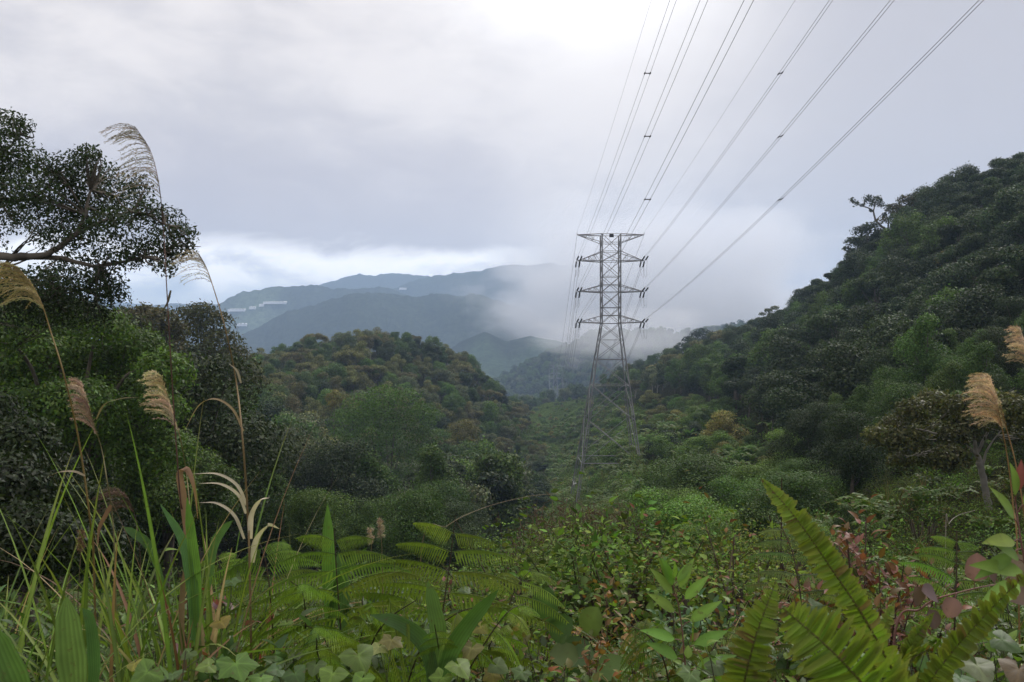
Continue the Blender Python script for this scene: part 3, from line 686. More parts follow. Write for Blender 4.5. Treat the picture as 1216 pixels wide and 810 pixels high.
def conductors():
    for (sx, k), tip in TIPS.items():
        side = 'left' if sx < 0 else 'right'
        ofs = [np.zeros(3)] if k == 0 else ([np.array([-.26, 0, 0]), np.array([.26, 0, 0])] if sx < 0 else [np.array([-.18, 0, -.06]), np.array([.18, 0, .06])])
        s = np.linspace(0, 330, 90)
        if k == 0: sl, c = .085, 2.3e-4
        else: sl, c = .0862, 2.62e-4
        s0 = 0 if k == 0 else 3.0
        p = np.stack([np.full_like(s, tip[0]), tip[1] - s0 - s, tip[2] + (.5 if k == 0 else .6) + sl * s + c * s * s], 1)
        if k == 0:
            root = empty('earth_wire', p[0]); tag(root, f'thin single earth wire rising overhead from the {side} tip of the pylon top', 'power line', 'overhead wires towards the viewer')
        else:
            root = empty('twin_conductor', p[0]); tag(root, f'twin conductor rising overhead from the {NAMES[k]} {side} arm of the pylon', 'power line', 'overhead wires towards the viewer')
        for o_ in ofs:
            m = MB(); tube(m, p - p[0] + o_, .012 if k == 0 else .017, 5); m.build('wire', M_WIRE, root)
        if k:
            for sy in (85, 200, 270):       # spacers between the two wires
                i = np.argmin(np.abs(s - sy)); m = MB(); bar(m, p[i] - p[0] + ofs[0] * 1.3, p[i] - p[0] + ofs[1] * 1.3, .055)
                for o_ in ofs: bar(m, p[i] - p[0] + o_ + [0, .25, -.02], p[i] - p[0] + o_ + [0, -.25, .02], .06)
                m.build('spacer', M_WIRE, root, False)
        # the next span, falling away down the valley
        a = tip + ([0, 0, 0] if k == 0 else [0, 2.6, -1.0]); b = back_far(sx, k); t = np.linspace(0, 1, 80)[:, None]
        q = a + (b - a) * t; q[:, 2] -= (26 if k == 0 else 42) * 4 * (t * (1 - t))[:, 0]
        if k == 0:
            root = empty('earth_wire', q[0]); tag(root, f'thin single earth wire falling down the valley from the {side} tip of the pylon top', 'power line', 'overhead wires down the valley')
        else:
            root = empty('twin_conductor', q[0]); tag(root, f'twin conductor falling down the valley from the {NAMES[k]} {side} arm of the pylon', 'power line', 'overhead wires down the valley')
        for o_ in ofs:
            m = MB(); tube(m, q - q[0] + o_, np.linspace(.024, .05, 80), 4); m.build('wire', M_WIRE, root)
conductors()
def far_pylon():
    y = 1100.0; xs = [back_far(-1, 1)[0], back_far(1, 1)[0]]; xc = sum(xs) / 2; top = back_far(1, 0)[2]; zg = zf(np.array([xc]), np.array([y]))[0] - 1
    root = empty('lattice_pylon', (xc, y, zg)); tag(root, 'small distant grey pylon on the misty rise beyond the valley', 'pylon')
    H = top - zg; m = MB(); lg = []
    for sx in (-1, 1):
        for sy in (-1, 1):
            q = MB(); tube(q, np.array([(sx * 2.0, sy * 2.0, H), (sx * 2.0, sy * 2.0, H - 18), (sx * 5.0, sy * 5.0, 0)]), .3, 4); q.build('leg', M_STEEL, root, False)
    zs = np.linspace(H, 4, 9); wd = lambda z: 2.0 if z > H - 18 else lerp(5.0, 2.0, z / (H - 18))
    for a, b in zip(zs[:-1], zs[1:]):
        for (sx, sy), (tx, ty) in (((-1, -1), (1, -1)), ((1, 1), (-1, 1)), ((-1, 1), (-1, -1)), ((1, -1), (1, 1))):
            bar(m, (sx * wd(a), sy * wd(a), a), (tx * wd(b), ty * wd(b), b), .14); bar(m, (tx * wd(a), ty * wd(a), a), (sx * wd(b), sy * wd(b), b), .14)
    m.build('body_bracing', M_STEEL, root, False)
    for d in (0, 4, 10, 16):
        for sx in (-1, 1):
            m = MB()
            for sy in (-1, 1):
                bar(m, (sx * 2, sy * 2, H - d), (sx * 6.9, 0, H - d), .16); bar(m, (sx * 2, sy * 2, H - d + (1.6 if d else -1.5)), (sx * 6.9, 0, H - d), .12)
            m.build('cross_arm', M_STEEL, root, False)
far_pylon()
def greenhouses():
    L = [(329, 361, 26, 9, 'longest white greenhouse on the far hill, topmost of its group'), (301, 367, 7, 6, 'small square white greenhouse on the far hill, between two long ones'),
         (283, 369.5, 20, 6, 'long slanting white greenhouse on the far hill, below the topmost one'), (268, 374, 10, 5, 'white greenhouse lowest on the left shoulder of the far hill'),
         (288, 387, 11, 6, 'lone white greenhouse low in the fold under the far hill'), (479, 343.5, 8, 8, 'white greenhouse high on the saddle of the far blue ridge'),
         (312, 364, 5, 4, 'tiny white shed on the far hill beside the longest greenhouse')]
    for px, py, w, d, lab in L:
        h = hit(px, py, 2100); wm = w * h[1] / F; dm = 20 + 5 * d; root = empty('greenhouse', h, R.uniform(-.15, .15)); tag(root, lab, 'greenhouse', 'white greenhouses on the far hills')
        e = 2.4; sp = max(3, int(wm / 11)); m = MB(); zb = -5
        V = np.array([[x, y, z] for x in (-wm / 2, wm / 2) for y in (-dm / 2, dm / 2) for z in (zb, e)])
        m.add(V, [[0, 1, 3, 2], [4, 6, 7, 5], [0, 4, 5, 1], [2, 3, 7, 6]]); m.build('wall', M_WHITE, root, False)
        m = MB(); a = np.linspace(0, 1, sp * 6 + 1); xs = lerp(-wm / 2 - .4, wm / 2 + .4, a); zs = e + 2.0 * np.abs(np.sin(a * sp * math.pi)) + .05; n = len(xs)
        V = np.r_[np.c_[xs, np.full(n, -dm / 2 - .4), zs], np.c_[xs, np.full(n, dm / 2 + .4), zs + 3]]; i = np.arange(n - 1)
        m.add(V, np.c_[i, i + 1, i + n + 1, i + n]); m.build('roof', M_WHITE, root)
greenhouses()
def white_sheet():
    h = hit(684, 577, 60); m = MB(); n = 9; a = np.linspace(-1, 1, n); X, Y = np.meshgrid(a, a); Z = .25 * fbm(X * 1.5 + 4, Y * 1.5 + 4, 3) + .35 * (1 - X * X)
    i = (np.arange(n - 1)[:, None] * n + np.arange(n - 1)[None]); Q = np.stack([i, i + 1, i + n + 1, i + n], -1)
    m.add(np.stack([X * .8, Y * 1.3, Z + .7 + .5 * Y], -1), Q); o = m.build('white_tarpaulin', M_WHITE, None, True, h); tag(o, 'small crumpled white tarpaulin on the green slope beside the pylon leg', 'tarpaulin')
white_sheet()
# ------------------------------------------------------------------ air: haze over the whole scene, a bank of mist on the far ridge
def volume_mat(name, dens, col, nodes=None, aniso=.2):
    m, N, L = new_mat(name); v = N.new('ShaderNodeVolumePrincipled'); v.inputs['Color'].default_value = (*col, 1); v.inputs['Density'].default_value = dens; v.inputs['Anisotropy'].default_value = aniso
    v.inputs['Density Attribute'].default_value = ''; v.inputs['Color Attribute'].default_value = ''; v.inputs['Temperature Attribute'].default_value = ''
    o = N.new('ShaderNodeOutputMaterial'); L.new(v.outputs[0], o.inputs['Volume'])
    if nodes: L.new(nodes(N, L), v.inputs['Density'])
    return m
def box(name, lo, hi, mat):
    x0, y0, z0 = lo; x1, y1, z1 = hi; V = [(x, y, z) for x in (x0, x1) for y in (y0, y1) for z in (z0, z1)]
    m = MB(); m.add(V, [[0, 1, 3, 2], [4, 6, 7, 5], [0, 4, 5, 1], [2, 3, 7, 6], [0, 2, 6, 4], [1, 5, 7, 3]]); o = m.build(name, mat, None, False); o['kind'] = 'stuff'; return o
HAZE_D = 2.0e-4
if HAZE_D: box('haze', (-15600, -300, -330), (15600, 7100, 420), volume_mat('haze_air', HAZE_D, (.54, .73, 1.0)))
def mist():
    def dens(N, L):
        tc = N.new('ShaderNodeTexCoord'); sep = N.new('ShaderNodeVectorMath'); sep.operation = 'LENGTH'; L.new(tc.outputs['Object'], sep.inputs[0])
        nz = N.new('ShaderNodeTexNoise'); nz.inputs['Scale'].default_value = 2.9; nz.inputs['Detail'].default_value = 5; nz.inputs['Roughness'].default_value = .6; L.new(tc.outputs['Object'], nz.inputs['Vector'])
        a = N.new('ShaderNodeMath'); a.operation = 'MULTIPLY_ADD'; L.new(nz.outputs[0], a.inputs[0]); a.inputs[1].default_value = 1.5; L.new(sep.outputs['Value'], a.inputs[2])
        r = N.new('ShaderNodeMapRange'); r.interpolation_type = 'SMOOTHSTEP'; L.new(a.outputs[0], r.inputs[0]); r.inputs[1].default_value = 1.14; r.inputs[2].default_value = 1.66; r.inputs[3].default_value = 1.0; r.inputs[4].default_value = 0.0
        d = N.new('ShaderNodeMath'); d.operation = 'MULTIPLY'; L.new(r.outputs[0], d.inputs[0]); d.inputs[1].default_value = MIST_D; return d.outputs[0]
    mat = volume_mat('mist_vapour', 0.0, (.95, .95, .965), dens, .3)
    import bmesh
    for nm, (px, py, y), (rx, ry, rz) in (('mist', (790, 352, 2250), (585, 480, 300)), ('mist', (745, 398, 1130), (165, 110, 52))):
        bm = bmesh.new(); bmesh.ops.create_icosphere(bm, subdivisions=3, radius=1.05); me = bpy.data.meshes.new(nm); bm.to_mesh(me); bm.free(); me.materials.append(mat)
        o = bpy.data.objects.new(nm, me); COL.objects.link(o); o.location = P(px, py, y); o.scale = (rx, ry, rz); o['kind'] = 'stuff'
MIST_D = .0058
mist()
# ------------------------------------------------------------------ foreground plants: shapes
def G(x, y): return float(zf(np.array([x]), np.array([y]))[0])
def base_at(px, y): x = (px - CX) / F * y; return np.array([x, y, G(x, y)])
FG = np.array([1.45, 1.36, 1.05])         # brightness and yellow put into near green leaf colours, instead of more light
SHAPES = {
 'ovate': ([0, .08, .3, .55, .8, 1], [.06, .55, 1, .85, .42, .02]),
 'lance': ([0, .1, .3, .6, .85, 1], [.08, .6, 1, .8, .35, .02]),
 'round': ([0, .06, .25, .5, .75, .92, 1], [.15, .62, .95, 1, .85, .5, .06]),
 'pinna': ([0, .06, .5, .82, .94, 1], [.85, 1, .95, .75, .45, .05]),
 'blade': ([0, .15, .5, .8, 1], [.6, .95, 1, .6, .03]),
}
def leaf_batch(mb, base, d, up, L, W, col, shape='ovate', curl=.2, fold=.18, mid=1.18, seg=6, tip=None):
    base = np.atleast_2d(base); n = len(base); d = nrm(np.broadcast_to(d, (n, 3))); up = np.broadcast_to(up, (n, 3)).astype(float)
    L = np.broadcast_to(L, (n,)).astype(float); W = np.broadcast_to(W, (n,)).astype(float); curl = np.broadcast_to(curl, (n,)); col = np.broadcast_to(col, (n, 3))
    col = np.where((col[:, 1] > col[:, 0] * 1.15)[:, None], np.minimum(col * FG, .5), col); s = nrm(np.cross(d, up) + 1e-6); u = np.cross(s, d)
    t = np.linspace(0, 1, seg + 1); w = np.interp(t, *SHAPES[shape])
    ctr = base[:, None] + d[:, None] * (L[:, None] * (t - .25 * np.abs(curl[:, None]) * t ** 2))[..., None] - u[:, None] * (L[:, None] * curl[:, None] * t ** 2)[..., None]
    off = s[:, None] * (W[:, None] * .5 * w)[..., None]; lift = u[:, None] * (W[:, None] * fold * w)[..., None]
    V = np.stack([ctr - off + lift, ctr, ctr + off + lift], 2).reshape(-1, 3)
    i = (np.arange(n)[:, None, None] * (seg + 1) + np.arange(seg)[None, :, None]) * 3 + np.arange(2)[None, None]
    Q = np.stack([i, i + 1, i + 4, i + 3], -1).reshape(-1, 4)
    c = col[:, None] * np.ones((1, seg + 1, 1))
    if tip is not None: c = lerp(c, np.asarray(tip)[None, None], (t ** 3 * .7)[None, :, None])
    C = np.stack([c, c * mid, c * .94], 2).reshape(-1, 3)
    mb.add(V, Q, None, C)
def lobed(mb, base, d, up, size, col, lobes=3, depth=.26, rng=R):
    """palmately lobed leaf with toothed margin, pressed-in veins and a drooping tip"""
    col = np.asarray(col, float); col = col * FG if col[1] > col[0] * 1.1 else col
    d = nrm(d); s = nrm(np.cross(d, up)); u = np.cross(s, d); n = 85
    a = np.linspace(-2.85, 2.85, n); k = lobes / 5.7; tri = np.abs(((k * a + .5) % 1.0) - .5) * 2; w = rng.rand() * 6
    r = size * (.60 + .40 * np.cos(a * .40)) * (1 - depth * tri ** 1.3) * (1 + .16 * (1 - tri) ** 5) * (1 + .022 * np.cos(a * 31 + w)) * (1 + .04 * np.sin(a * 2 + w))
    V = [base]; C = [col * 1.35]; vein = np.exp(-(tri / .13) ** 2)
    for f in (.28, .55, .80, 1.0):
        z = -.16 * size * f * f * (.6 + .4 * np.cos(a)) + (.035 * tri - .02 * vein) * size * f + .02 * size * np.sin(a * 3 + w + 4 * f)
        p = base + (d * np.cos(a)[:, None] + s * np.sin(a)[:, None]) * (r * f)[:, None] + u * z[:, None]
        V += list(p); C += [col * (.80 + .36 * v * (1.1 - .6 * f) + .07 * rng.normal()) for v in vein]
    i = np.arange(n - 1); T = np.c_[np.zeros(n - 1, int), 1 + i, 2 + i]; Q = np.concatenate([np.c_[1 + i + m * n, 1 + i + (m + 1) * n, 2 + i + (m + 1) * n, 2 + i + m * n] for m in range(3)])
    mb.add(np.array(V), Q, T, np.array(C).clip(.01, .6))
def jit(c, rng, a=.15): c = np.asarray(c, float); return (c * (1 + a * rng.normal()) * (1 + .06 * rng.normal(size=3))).clip(.005, .95)

def plant_shrub(name, label, cat, base, height, spread, L, W, cols, nst=8, per=26, shape='ovate', seed=1, mat=None, stemc=(.06, .05, .03), leafup=.4, droop=.25, spray=.035, group=None, newcol=None, top=0.0, lean=(0, 0)):
    if height > 10: height = -(height - CY) / F * base[1] - base[2]
    rng = np.random.RandomState(seed); root = empty(name, base); tag(root, label, cat, group); sm = MB(); lm = MB()
    B, D, U, LL, CC = [], [], [], [], []
    for k in range(nst):
        a = k * 2.4 + rng.rand(); r = spread * math.sqrt((k + .5) / nst); e = np.array([r * math.cos(a) + lean[0], r * math.sin(a) + lean[1], height * (1 - .45 * (r / max(spread, .01)) ** 2) * rng.uniform(.8, 1.05)])
        c = curve([(0, 0, -.05), e * [.35, .35, .5] + rng.normal(size=3) * .02, e], 12); tube(sm, c, np.linspace(.0042, .0012, 12) * (height + .3), 5, stemc)
        f = .25 + .75 * np.sort(rng.rand(per)) ** .7
        idx = f * 11; i0 = np.minimum(idx.astype(int), 10); p = c[i0] + (c[i0 + 1] - c[i0]) * (idx - i0)[:, None]; t = nrm(c[i0 + 1] - c[i0])
        for j in range(per):
            b = (j * 2.4 + rng.rand() * .8); d = np.array([math.cos(b), math.sin(b), leafup + .3 * rng.normal()]) + t[j] * .7 * f[j]
            pj = p[j] + rng.normal(size=3) * spray * (1.3 - .6 * f[j])
            if j % 2 == 0: tube(sm, np.array([p[j], pj]), .0012, 3, stemc)
            B.append(pj); D.append(d); U.append(np.array([0, 0, 1]) + .35 * rng.normal(size=3)); LL.append(L * rng.uniform(.6, 1.25))
            cc = cols[rng.randint(len(cols))]
            if newcol is not None and f[j] > 1 - top: cc = newcol[rng.randint(len(newcol))]
            CC.append(jit(cc, rng))
    B, D, U, LL, CC = map(np.array, (B, D, U, LL, CC)); st = nrm(D) * (LL * .18)[:, None]
    leaf_batch(lm, B + st, D, U, LL, LL * W / L, CC, shape, droop + .2 * rng.normal(size=len(B)), .16)
    sm.build('stem', M_STEM, root); lm.build('foliage', mat or M_GLOSS, root, True); return root

def comb_frond(lm, sm, rach, side, plen, pairs, pl, droop, rng, col, start=.12, ang=.35, npin=22, pw=.52, stemc=(.05, .035, .02), rad=.004, hang=.95):
    """fern frond, twice divided: stalk, side branches, comb of small leaflets"""
    c = curve(rach, 40); tube(lm, c, np.linspace(rad, rad * .35, 40), 5, stemc); T = nrm(np.gradient(c, axis=0))
    for i in range(pairs):
        f = start + (1 - start) * (i / (pairs - .0)) ; q = int(f * 39); t = T[q]; s = nrm(np.asarray(side, float) - t * np.dot(side, t))
        prof = math.sin(math.pi * min(1, .30 + .70 * (1 - (i / pairs)) * .95 + .02)) ** .7 if i / pairs > .0 else .8
        prof = (1 - (i / pairs) ** 2.2) * .85 + .18
        for sg in (-1, 1):
            Lp = plen * prof * rng.uniform(.9, 1.1); a = ang + .10 * rng.normal(); d = nrm(s * sg * math.cos(a) + t * math.sin(a))
            tau = np.linspace(0, 1, 14)[:, None]; p = c[q] + d * Lp * (tau - .12 * droop * tau ** 2) + np.array([0, 0, -1]) * Lp * droop * tau ** 2
            cc = jit(col, rng, .10); tube(lm, p, np.linspace(rad * .42, rad * .15, 14), 4, np.array(cc) * .8)
            m = npin; k = np.linspace(.05, .99, m); ii = k * 13; i0 = np.minimum(ii.astype(int), 12); b = p[i0] + (p[i0 + 1] - p[i0]) * (ii - i0)[:, None]; pt = nrm(p[i0 + 1] - p[i0])
            nrm_up = nrm(np.cross(pt, np.cross(t, pt) + 1e-6)); l = pl * (1 - .75 * k ** 2.2) * (.75 + .25 * np.minimum(1, k * 6)); sp = Lp / m
            for e in (-1, 1):
                dd = nrm(nrm_up * e * .8 + pt * .4 + np.array([0, 0, -hang]))
                leaf_batch(lm, b, dd, np.cross(nrm_up, pt), l, sp * pw, np.array(cc) * rng.uniform(.85, 1.15, (m, 1)), 'pinna', .12, .05, 1.05, 2)
def sword_frond(lm, sm, rach, side, wid, n, rng, col, prof=None, fold=.25, stemc=(.09, .08, .02), rad=.003, fwd=.22, curl=.14):
    c = curve(rach, 60); tube(lm, c, np.linspace(rad, rad * .4, 60), 6, stemc); T = nrm(np.gradient(c, axis=0))
    f = np.linspace(.05, .995, n); q = (f * 59).astype(int); t = T[q]; s = np.broadcast_to(np.asarray(side, float), (n, 3)); s = nrm(s - t * (s * t).sum(-1, keepdims=True)); u = np.cross(s, t)
    pr = np.interp(f, *(prof or ([0, .12, .45, .75, .93, 1], [.55, .85, 1, .78, .38, .10]))); ln = np.linalg.norm(np.gradient(c, axis=0), axis=1).sum(); sp = ln / n
    for sg in (-1, 1):
        d = nrm(s * sg + t * (fwd + .09 * rng.normal(size=(n, 1))) + u * (fold + .12 * rng.normal(size=(n, 1)))); L = wid * pr * rng.uniform(.84, 1.08, n) * np.where(rng.rand(n) < .05, .55, 1)
        cc = np.array([jit(col, rng, .11) if rng.rand() > .06 else jit((.13, .10, .03), rng) for _ in range(n)])
        leaf_batch(lm, c[q], d, u + .12 * rng.normal(size=(n, 3)), L, np.maximum(sp * 1.62, .004) * (.6 + .4 * pr), cc, 'pinna', curl + .08 * rng.normal(size=n), .16, .80, 5, (.16, .15, .03))

# ------------------------------------------------------------------ foreground plants: each one
TAN = (.40, .30, .19); STRAW = (.36, .27, .11); GRN = (.070, .118, .020); LGRN = (.105, .165, .028); DGRN = (.034, .060, .016); BRN = (.17, .085, .04)
def plume_stalk(label, pts, y, plume, t0, blen, n, stemc, plumc, side=-1, spread=.5, seed=1, lvs=(), dense=1.0, rad=.0042, droop=.5, tip_up=.9, outk=1.0):
    """pts: photo pixels of the stalk at depth y, foot first; plume branches leave the stalk beyond fraction t0"""
    rng = np.random.RandomState(seed); w = [P(px, py, y + .04 * rng.normal()) for px, py in pts]; b = base_at(pts[0][0], y); b[0] += .02
    root = empty('plume_grass', b); tag(root, label, 'grass plume', 'tall plume grass stalks'); c = curve([b - [0, 0, .05]] + w, 90) - b
    m = MB(); tube(m, c, np.linspace(rad, rad * .22, 90), 6, np.array(stemc) * np.linspace(.75, 1.1, 90)[:, None]); m.build('stem', M_STEM, root)
    m = MB(); T = nrm(np.gradient(c, axis=0)); px1 = y / F
    for k in range(n):
        f = t0 + (1 - t0) * (k / n) ** .9; q = min(89, int(f * 89)); o = c[q]; t = T[q]; L = blen * px1 * (1.05 - .45 * (k / n)) * rng.uniform(.7, 1.15)
        az = rng.normal() * spread; out = np.array([side * math.cos(az), math.sin(az) * .8, 0]); tau = np.linspace(0, 1, 12)[:, None]
        p = o + t * L * tip_up * (tau - .45 * tau ** 2) + out * L * outk * (.25 * tau + .65 * tau ** 1.6) + np.array([0, 0, -1]) * L * droop * tau ** 2.3 + rng.normal(size=3) * .002 * tau
        cc = jit(plumc, rng, .16); tube(m, p, np.linspace(.0011, .0007, 12), 3, cc)
        ns = int(46 * dense); fi = np.sort(rng.rand(ns)) * 11; i0 = np.minimum(fi.astype(int), 10); bb = p[i0] + (p[i0 + 1] - p[i0]) * (fi - i0)[:, None]; pt = nrm(p[i0 + 1] - p[i0])
        leaf_batch(m, bb, pt + .42 * rng.normal(size=(ns, 3)), rng.normal(size=(ns, 3)), rng.uniform(.008, .017, ns) * (y / 3.5), .0021 * (y / 3.5), cc * rng.uniform(.75, 1.35, (ns, 1)), 'lance', .1, 0, 1, 2)
    m.build('plume', M_DRY, root)
    for lv in lvs:
        lp, lw, lc = lv; mm = MB(); q = curve([P(a, b_, y + (0 if len(l_) < 3 else l_[2])) for l_ in lp for a, b_ in [l_[:2]]], 26) - b
        ribbon(mm, q, lw * px1 * .5 * np.interp(np.linspace(0, 1, 26), [0, .2, .6, 1], [.7, 1, .8, .05]), (.75, .5, .35), np.array(lc) * np.linspace(1.0, 1.15, 26)[:, None], .35, None, 1.1); mm.build('leaf', M_DRY, root)
    return root
PALE = (.46, .40, .30)
plume_stalk('tallest reddish stalk with a wind-swept grey plume reaching above the left tree', [(222, 665), (214, 590), (206, 480), (199, 360), (194, 270), (188, 215), (178, 178), (160, 150)], 3.6, 0, .70, 54, 44, (.085, .04, .025), (.33, .27, .22), -1, .35, 1,
            [([(203, 345, 0), (198, 362, .02), (186, 376, .03)], 3, (.06, .05, .04)), ([(222, 640), (217, 590), (213, 562), (222, 557), (231, 580), (235, 616, .1)], 9, (.20, .12, .075))], 1.2, .0040, .40)
plume_stalk('slender straw stalk with a sparse nearly bare plume drooping above the wooded hill', [(297, 700), (294, 610), (288, 520), (280, 450), (268, 392), (256, 350), (245, 318), (235, 300)], 3.4, 0, .80, 40, 17, (.19, .13, .055), (.38, .32, .26), -1, .3, 2,
            [([(289, 512), (276, 486), (256, 474), (236, 482), (219, 512)], 3, (.25, .19, .11)), ([(286, 455), (281, 440), (272, 432)], 3, (.30, .25, .18)), ([(297, 640), (298, 612), (308, 594), (320, 591)], 7, PALE), ([(299, 668), (304, 640), (318, 624), (332, 628, .05)], 8, PALE),
             ([(292, 610), (283, 588), (262, 575), (236, 574)], 4, PALE), ([(293, 600), (281, 576), (258, 563), (228, 563)], 4, PALE), ([(290, 640), (278, 612), (258, 598), (236, 597)], 4, PALE)], .8, .0052, .4)
plume_stalk('golden stalk with a thick arching golden plume at the left edge', [(112, 690), (106, 610), (93, 520), (76, 445), (60, 393), (50, 362), (38, 338), (22, 318)], 3.2, 0, .72, 62, 54, (.17, .115, .03), (.34, .27, .13), -1, .4, 3,
            [([(101, 565), (88, 560), (70, 561), (52, 568)], 3, (.25, .2, .14))], 1.5, .0046, .42, .95, .95)
plume_stalk('short stalk with a dense pinkish tan plume beside the golden stalk', [(137, 690), (133, 610), (127, 570), (121, 535), (112, 505), (104, 478), (97, 455)], 3.5, 0, .66, 36, 46, (.15, .13, .05), (.40, .29, .22), -1, .45, 4,
            [([(132, 600), (126, 612), (118, 628), (116, 650)], 6, (.2, .11, .08)), ([(114, 498), (124, 480), (144, 473), (165, 472)], 2.5, (.16, .13, .07))], 1.5, .0034, .10, 1.25, .62)
plume_stalk('stalk with a feathery tan plume crossing the tallest reddish stalk', [(230, 690), (226, 610), (221, 560), (215, 525), (207, 495), (199, 470), (191, 446)], 3.7, 0, .64, 44, 52, (.20, .155, .06), (.50, .40, .27), -1, .5, 5, [], 1.5, .003, .15, 1.15, .72)
plume_stalk('stalk with the fullest tan plume against the dark right hillside', [(1209, 680), (1203, 600), (1197, 548), (1190, 508), (1184, 478), (1176, 447)], 3.0, 0, .66, 52, 60, (.24, .14, .05), (.47, .34, .22), -1, .5, 6, [], 1.5, .0034, .15, 1.1, .72)
plume_stalk('second tan plume close behind the fullest one on the right side', [(1222, 690), (1216, 610), (1206, 550), (1196, 512), (1189, 485), (1180, 458)], 3.2, 0, .68, 44, 34, (.24, .14, .05), (.42, .33, .20), -1, .5, 7, [], 1.3, .0036, .35)
plume_stalk('tan plume leaning into the picture from the right edge', [(1262, 690), (1252, 600), (1240, 520), (1228, 455), (1220, 420), (1211, 388)], 3.0, 0, .74, 34, 40, (.24, .14, .05), (.45, .33, .22), -1, .4, 8, [], 1.3, .0034, .15, 1.1, .7)
plume_stalk('small closed pale seed head, taller of two above the ferns', [(455, 720), (454, 670), (453, 640), (452, 618)], 4.0, 0, .76, 3, 24, (.20, .15, .07), (.36, .29, .21), -1, 1.6, 9, [], 1.0, .003, .0, 1.5)
plume_stalk('small closed pale seed head, shorter of two above the ferns', [(438, 720), (440, 680), (441, 650), (440, 628)], 4.1, 0, .78, 3, 24, (.20, .15, .07), (.34, .27, .19), -1, 1.6, 10, [], 1.0, .003, .0, 1.5)
plume_stalk('thin dark closed seed head low among the grass blades', [(93, 740), (94, 690), (96, 655), (98, 630)], 3.4, 0, .74, 4, 26, (.12, .09, .05), (.20, .13, .09), -1, 1.6, 11, [], 1.0, .0025, .0, 1.5)
plume_stalk('dusky purple-brown plume hanging low behind the grass blades', [(168, 700), (164, 640), (160, 612), (152, 592), (140, 580)], 4.6, 0, .62, 40, 34, (.10, .07, .04), (.10, .065, .05), -1, .5, 12, [], 1.0, .003, .4)
def bent_stem(label, pts, y, r, col):
    w = [P(px, py, y + dy) for px, py, dy in pts]; b = base_at(pts[0][0], y); root = empty('bent_grass', b); tag(root, label, 'grass'); c = curve([b] + w, 60) - b
    m = MB(); tube(m, c, np.linspace(r, r * .3, 60), 5, col); m.build('stem', M_STEM, root); q = c[-12:]; mm = MB(); leaf_batch(mm, q, nrm(np.gradient(q, axis=0)) + .3 * R.normal(size=(12, 3)), (0, 0, 1), .012, .003, jit(col, R), 'lance', .2, 0, 1, 2); mm.build('seed_husk', M_DRY, root)
bent_stem('long bare brown stem arching over the ferns towards the valley', [(500, 660, 0), (532, 624, 0), (575, 603, .2), (625, 590, .4), (662, 586, .6)], 4.2, .0030, (.13, .10, .05))
bent_stem('thin grey dead stem bent over the dark hillside behind the right fern', [(1123, 640, 0), (1127, 622, 0), (1138, 612, .1), (1158, 606, .2)], 4.6, .0028, (.22, .19, .15))

def grass_clump(label, px, y, n, hgt, seed, dry=.12, wid=.019, spread=.16, cols=((.095, .155, .024), (.14, .21, .034), (.07, .11, .025)), lean=0.0, top=0.6):
    rng = np.random.RandomState(seed); b = base_at(px, y); root = empty('grass_clump', b); tag(root, label, 'grass clump', 'clumps of long grass'); g = MB(); d_ = MB(); nd = 0; hgt = hgt * 1.45
    for k in range(n):
        o = np.r_[rng.normal(size=2) * spread * .5, 0]; az = rng.rand() * 6.28; L = hgt * rng.uniform(.6, 1.25); bend = rng.uniform(.25, 1.0) ** 1.2
        out = np.array([math.cos(az) + lean, math.sin(az) * .7, 0]); tau = np.linspace(0, 1, 16)[:, None]
        p = o + np.array([0, 0, 1]) * L * (tau - .55 * bend * tau ** 2.4) + out * L * (.10 * tau + .60 * bend * tau ** 2.0)
        w = wid * rng.uniform(.5, 1.2) * np.interp(tau[:, 0], [0, .3, .7, 1], [.7, 1, .75, .04]) * .5
        dry_ = rng.rand() < dry; nd += dry_; sd_ = np.cross(out, [0, 0, 1]) + .3 * rng.normal(size=3)
        if dry_: c = jit([(.22, .12, .07), (.34, .25, .15), (.15, .08, .05)][rng.randint(3)], rng) * np.ones((16, 1))
        else: c = jit(cols[rng.randint(len(cols))], rng) * np.ones((16, 1)); c = lerp(c, np.array([.20, .14, .06]), (np.clip(tau - .75, 0, 1) * 2.2 * (rng.rand() < .4)))
        ribbon(d_ if dry_ else g, p, w, sd_, c, .3, None, 1.25)
    g.build('green_blade', M_GLOSS, root)
    if nd: d_.build('dry_blade', M_DRY, root)
    return root
for a in [('leaning clump of long arching blades at the left bottom corner', 20, 3.0, 54, 1.05, 21), ('clump of arching grass blades behind the pleated leaf', 120, 3.3, 66, 1.10, 22), ('densest clump of upright green blades under the tallest reddish stalk', 218, 3.5, 110, 1.22, 23, .16),
          ('clump of green and dry blades just left of the ferns', 275, 3.8, 34, 1.0, 24, .22), ('low clump of grass blades between the golden stalk and the tallest one', 160, 2.9, 40, .85, 25), ('grass tuft at the far left edge below the golden plume', -40, 3.8, 50, 1.25, 26),
          ('loose tuft of blades behind the left ferns', 330, 4.6, 18, 1.0, 27, .2), ('thin tuft of drooping blades behind the right fern', 1185, 4.4, 34, 1.05, 28, .3), ('small tuft of narrow blades among the central leaves', 815, 4.4, 26, .85, 29, .1)]:
    grass_clump(*a)
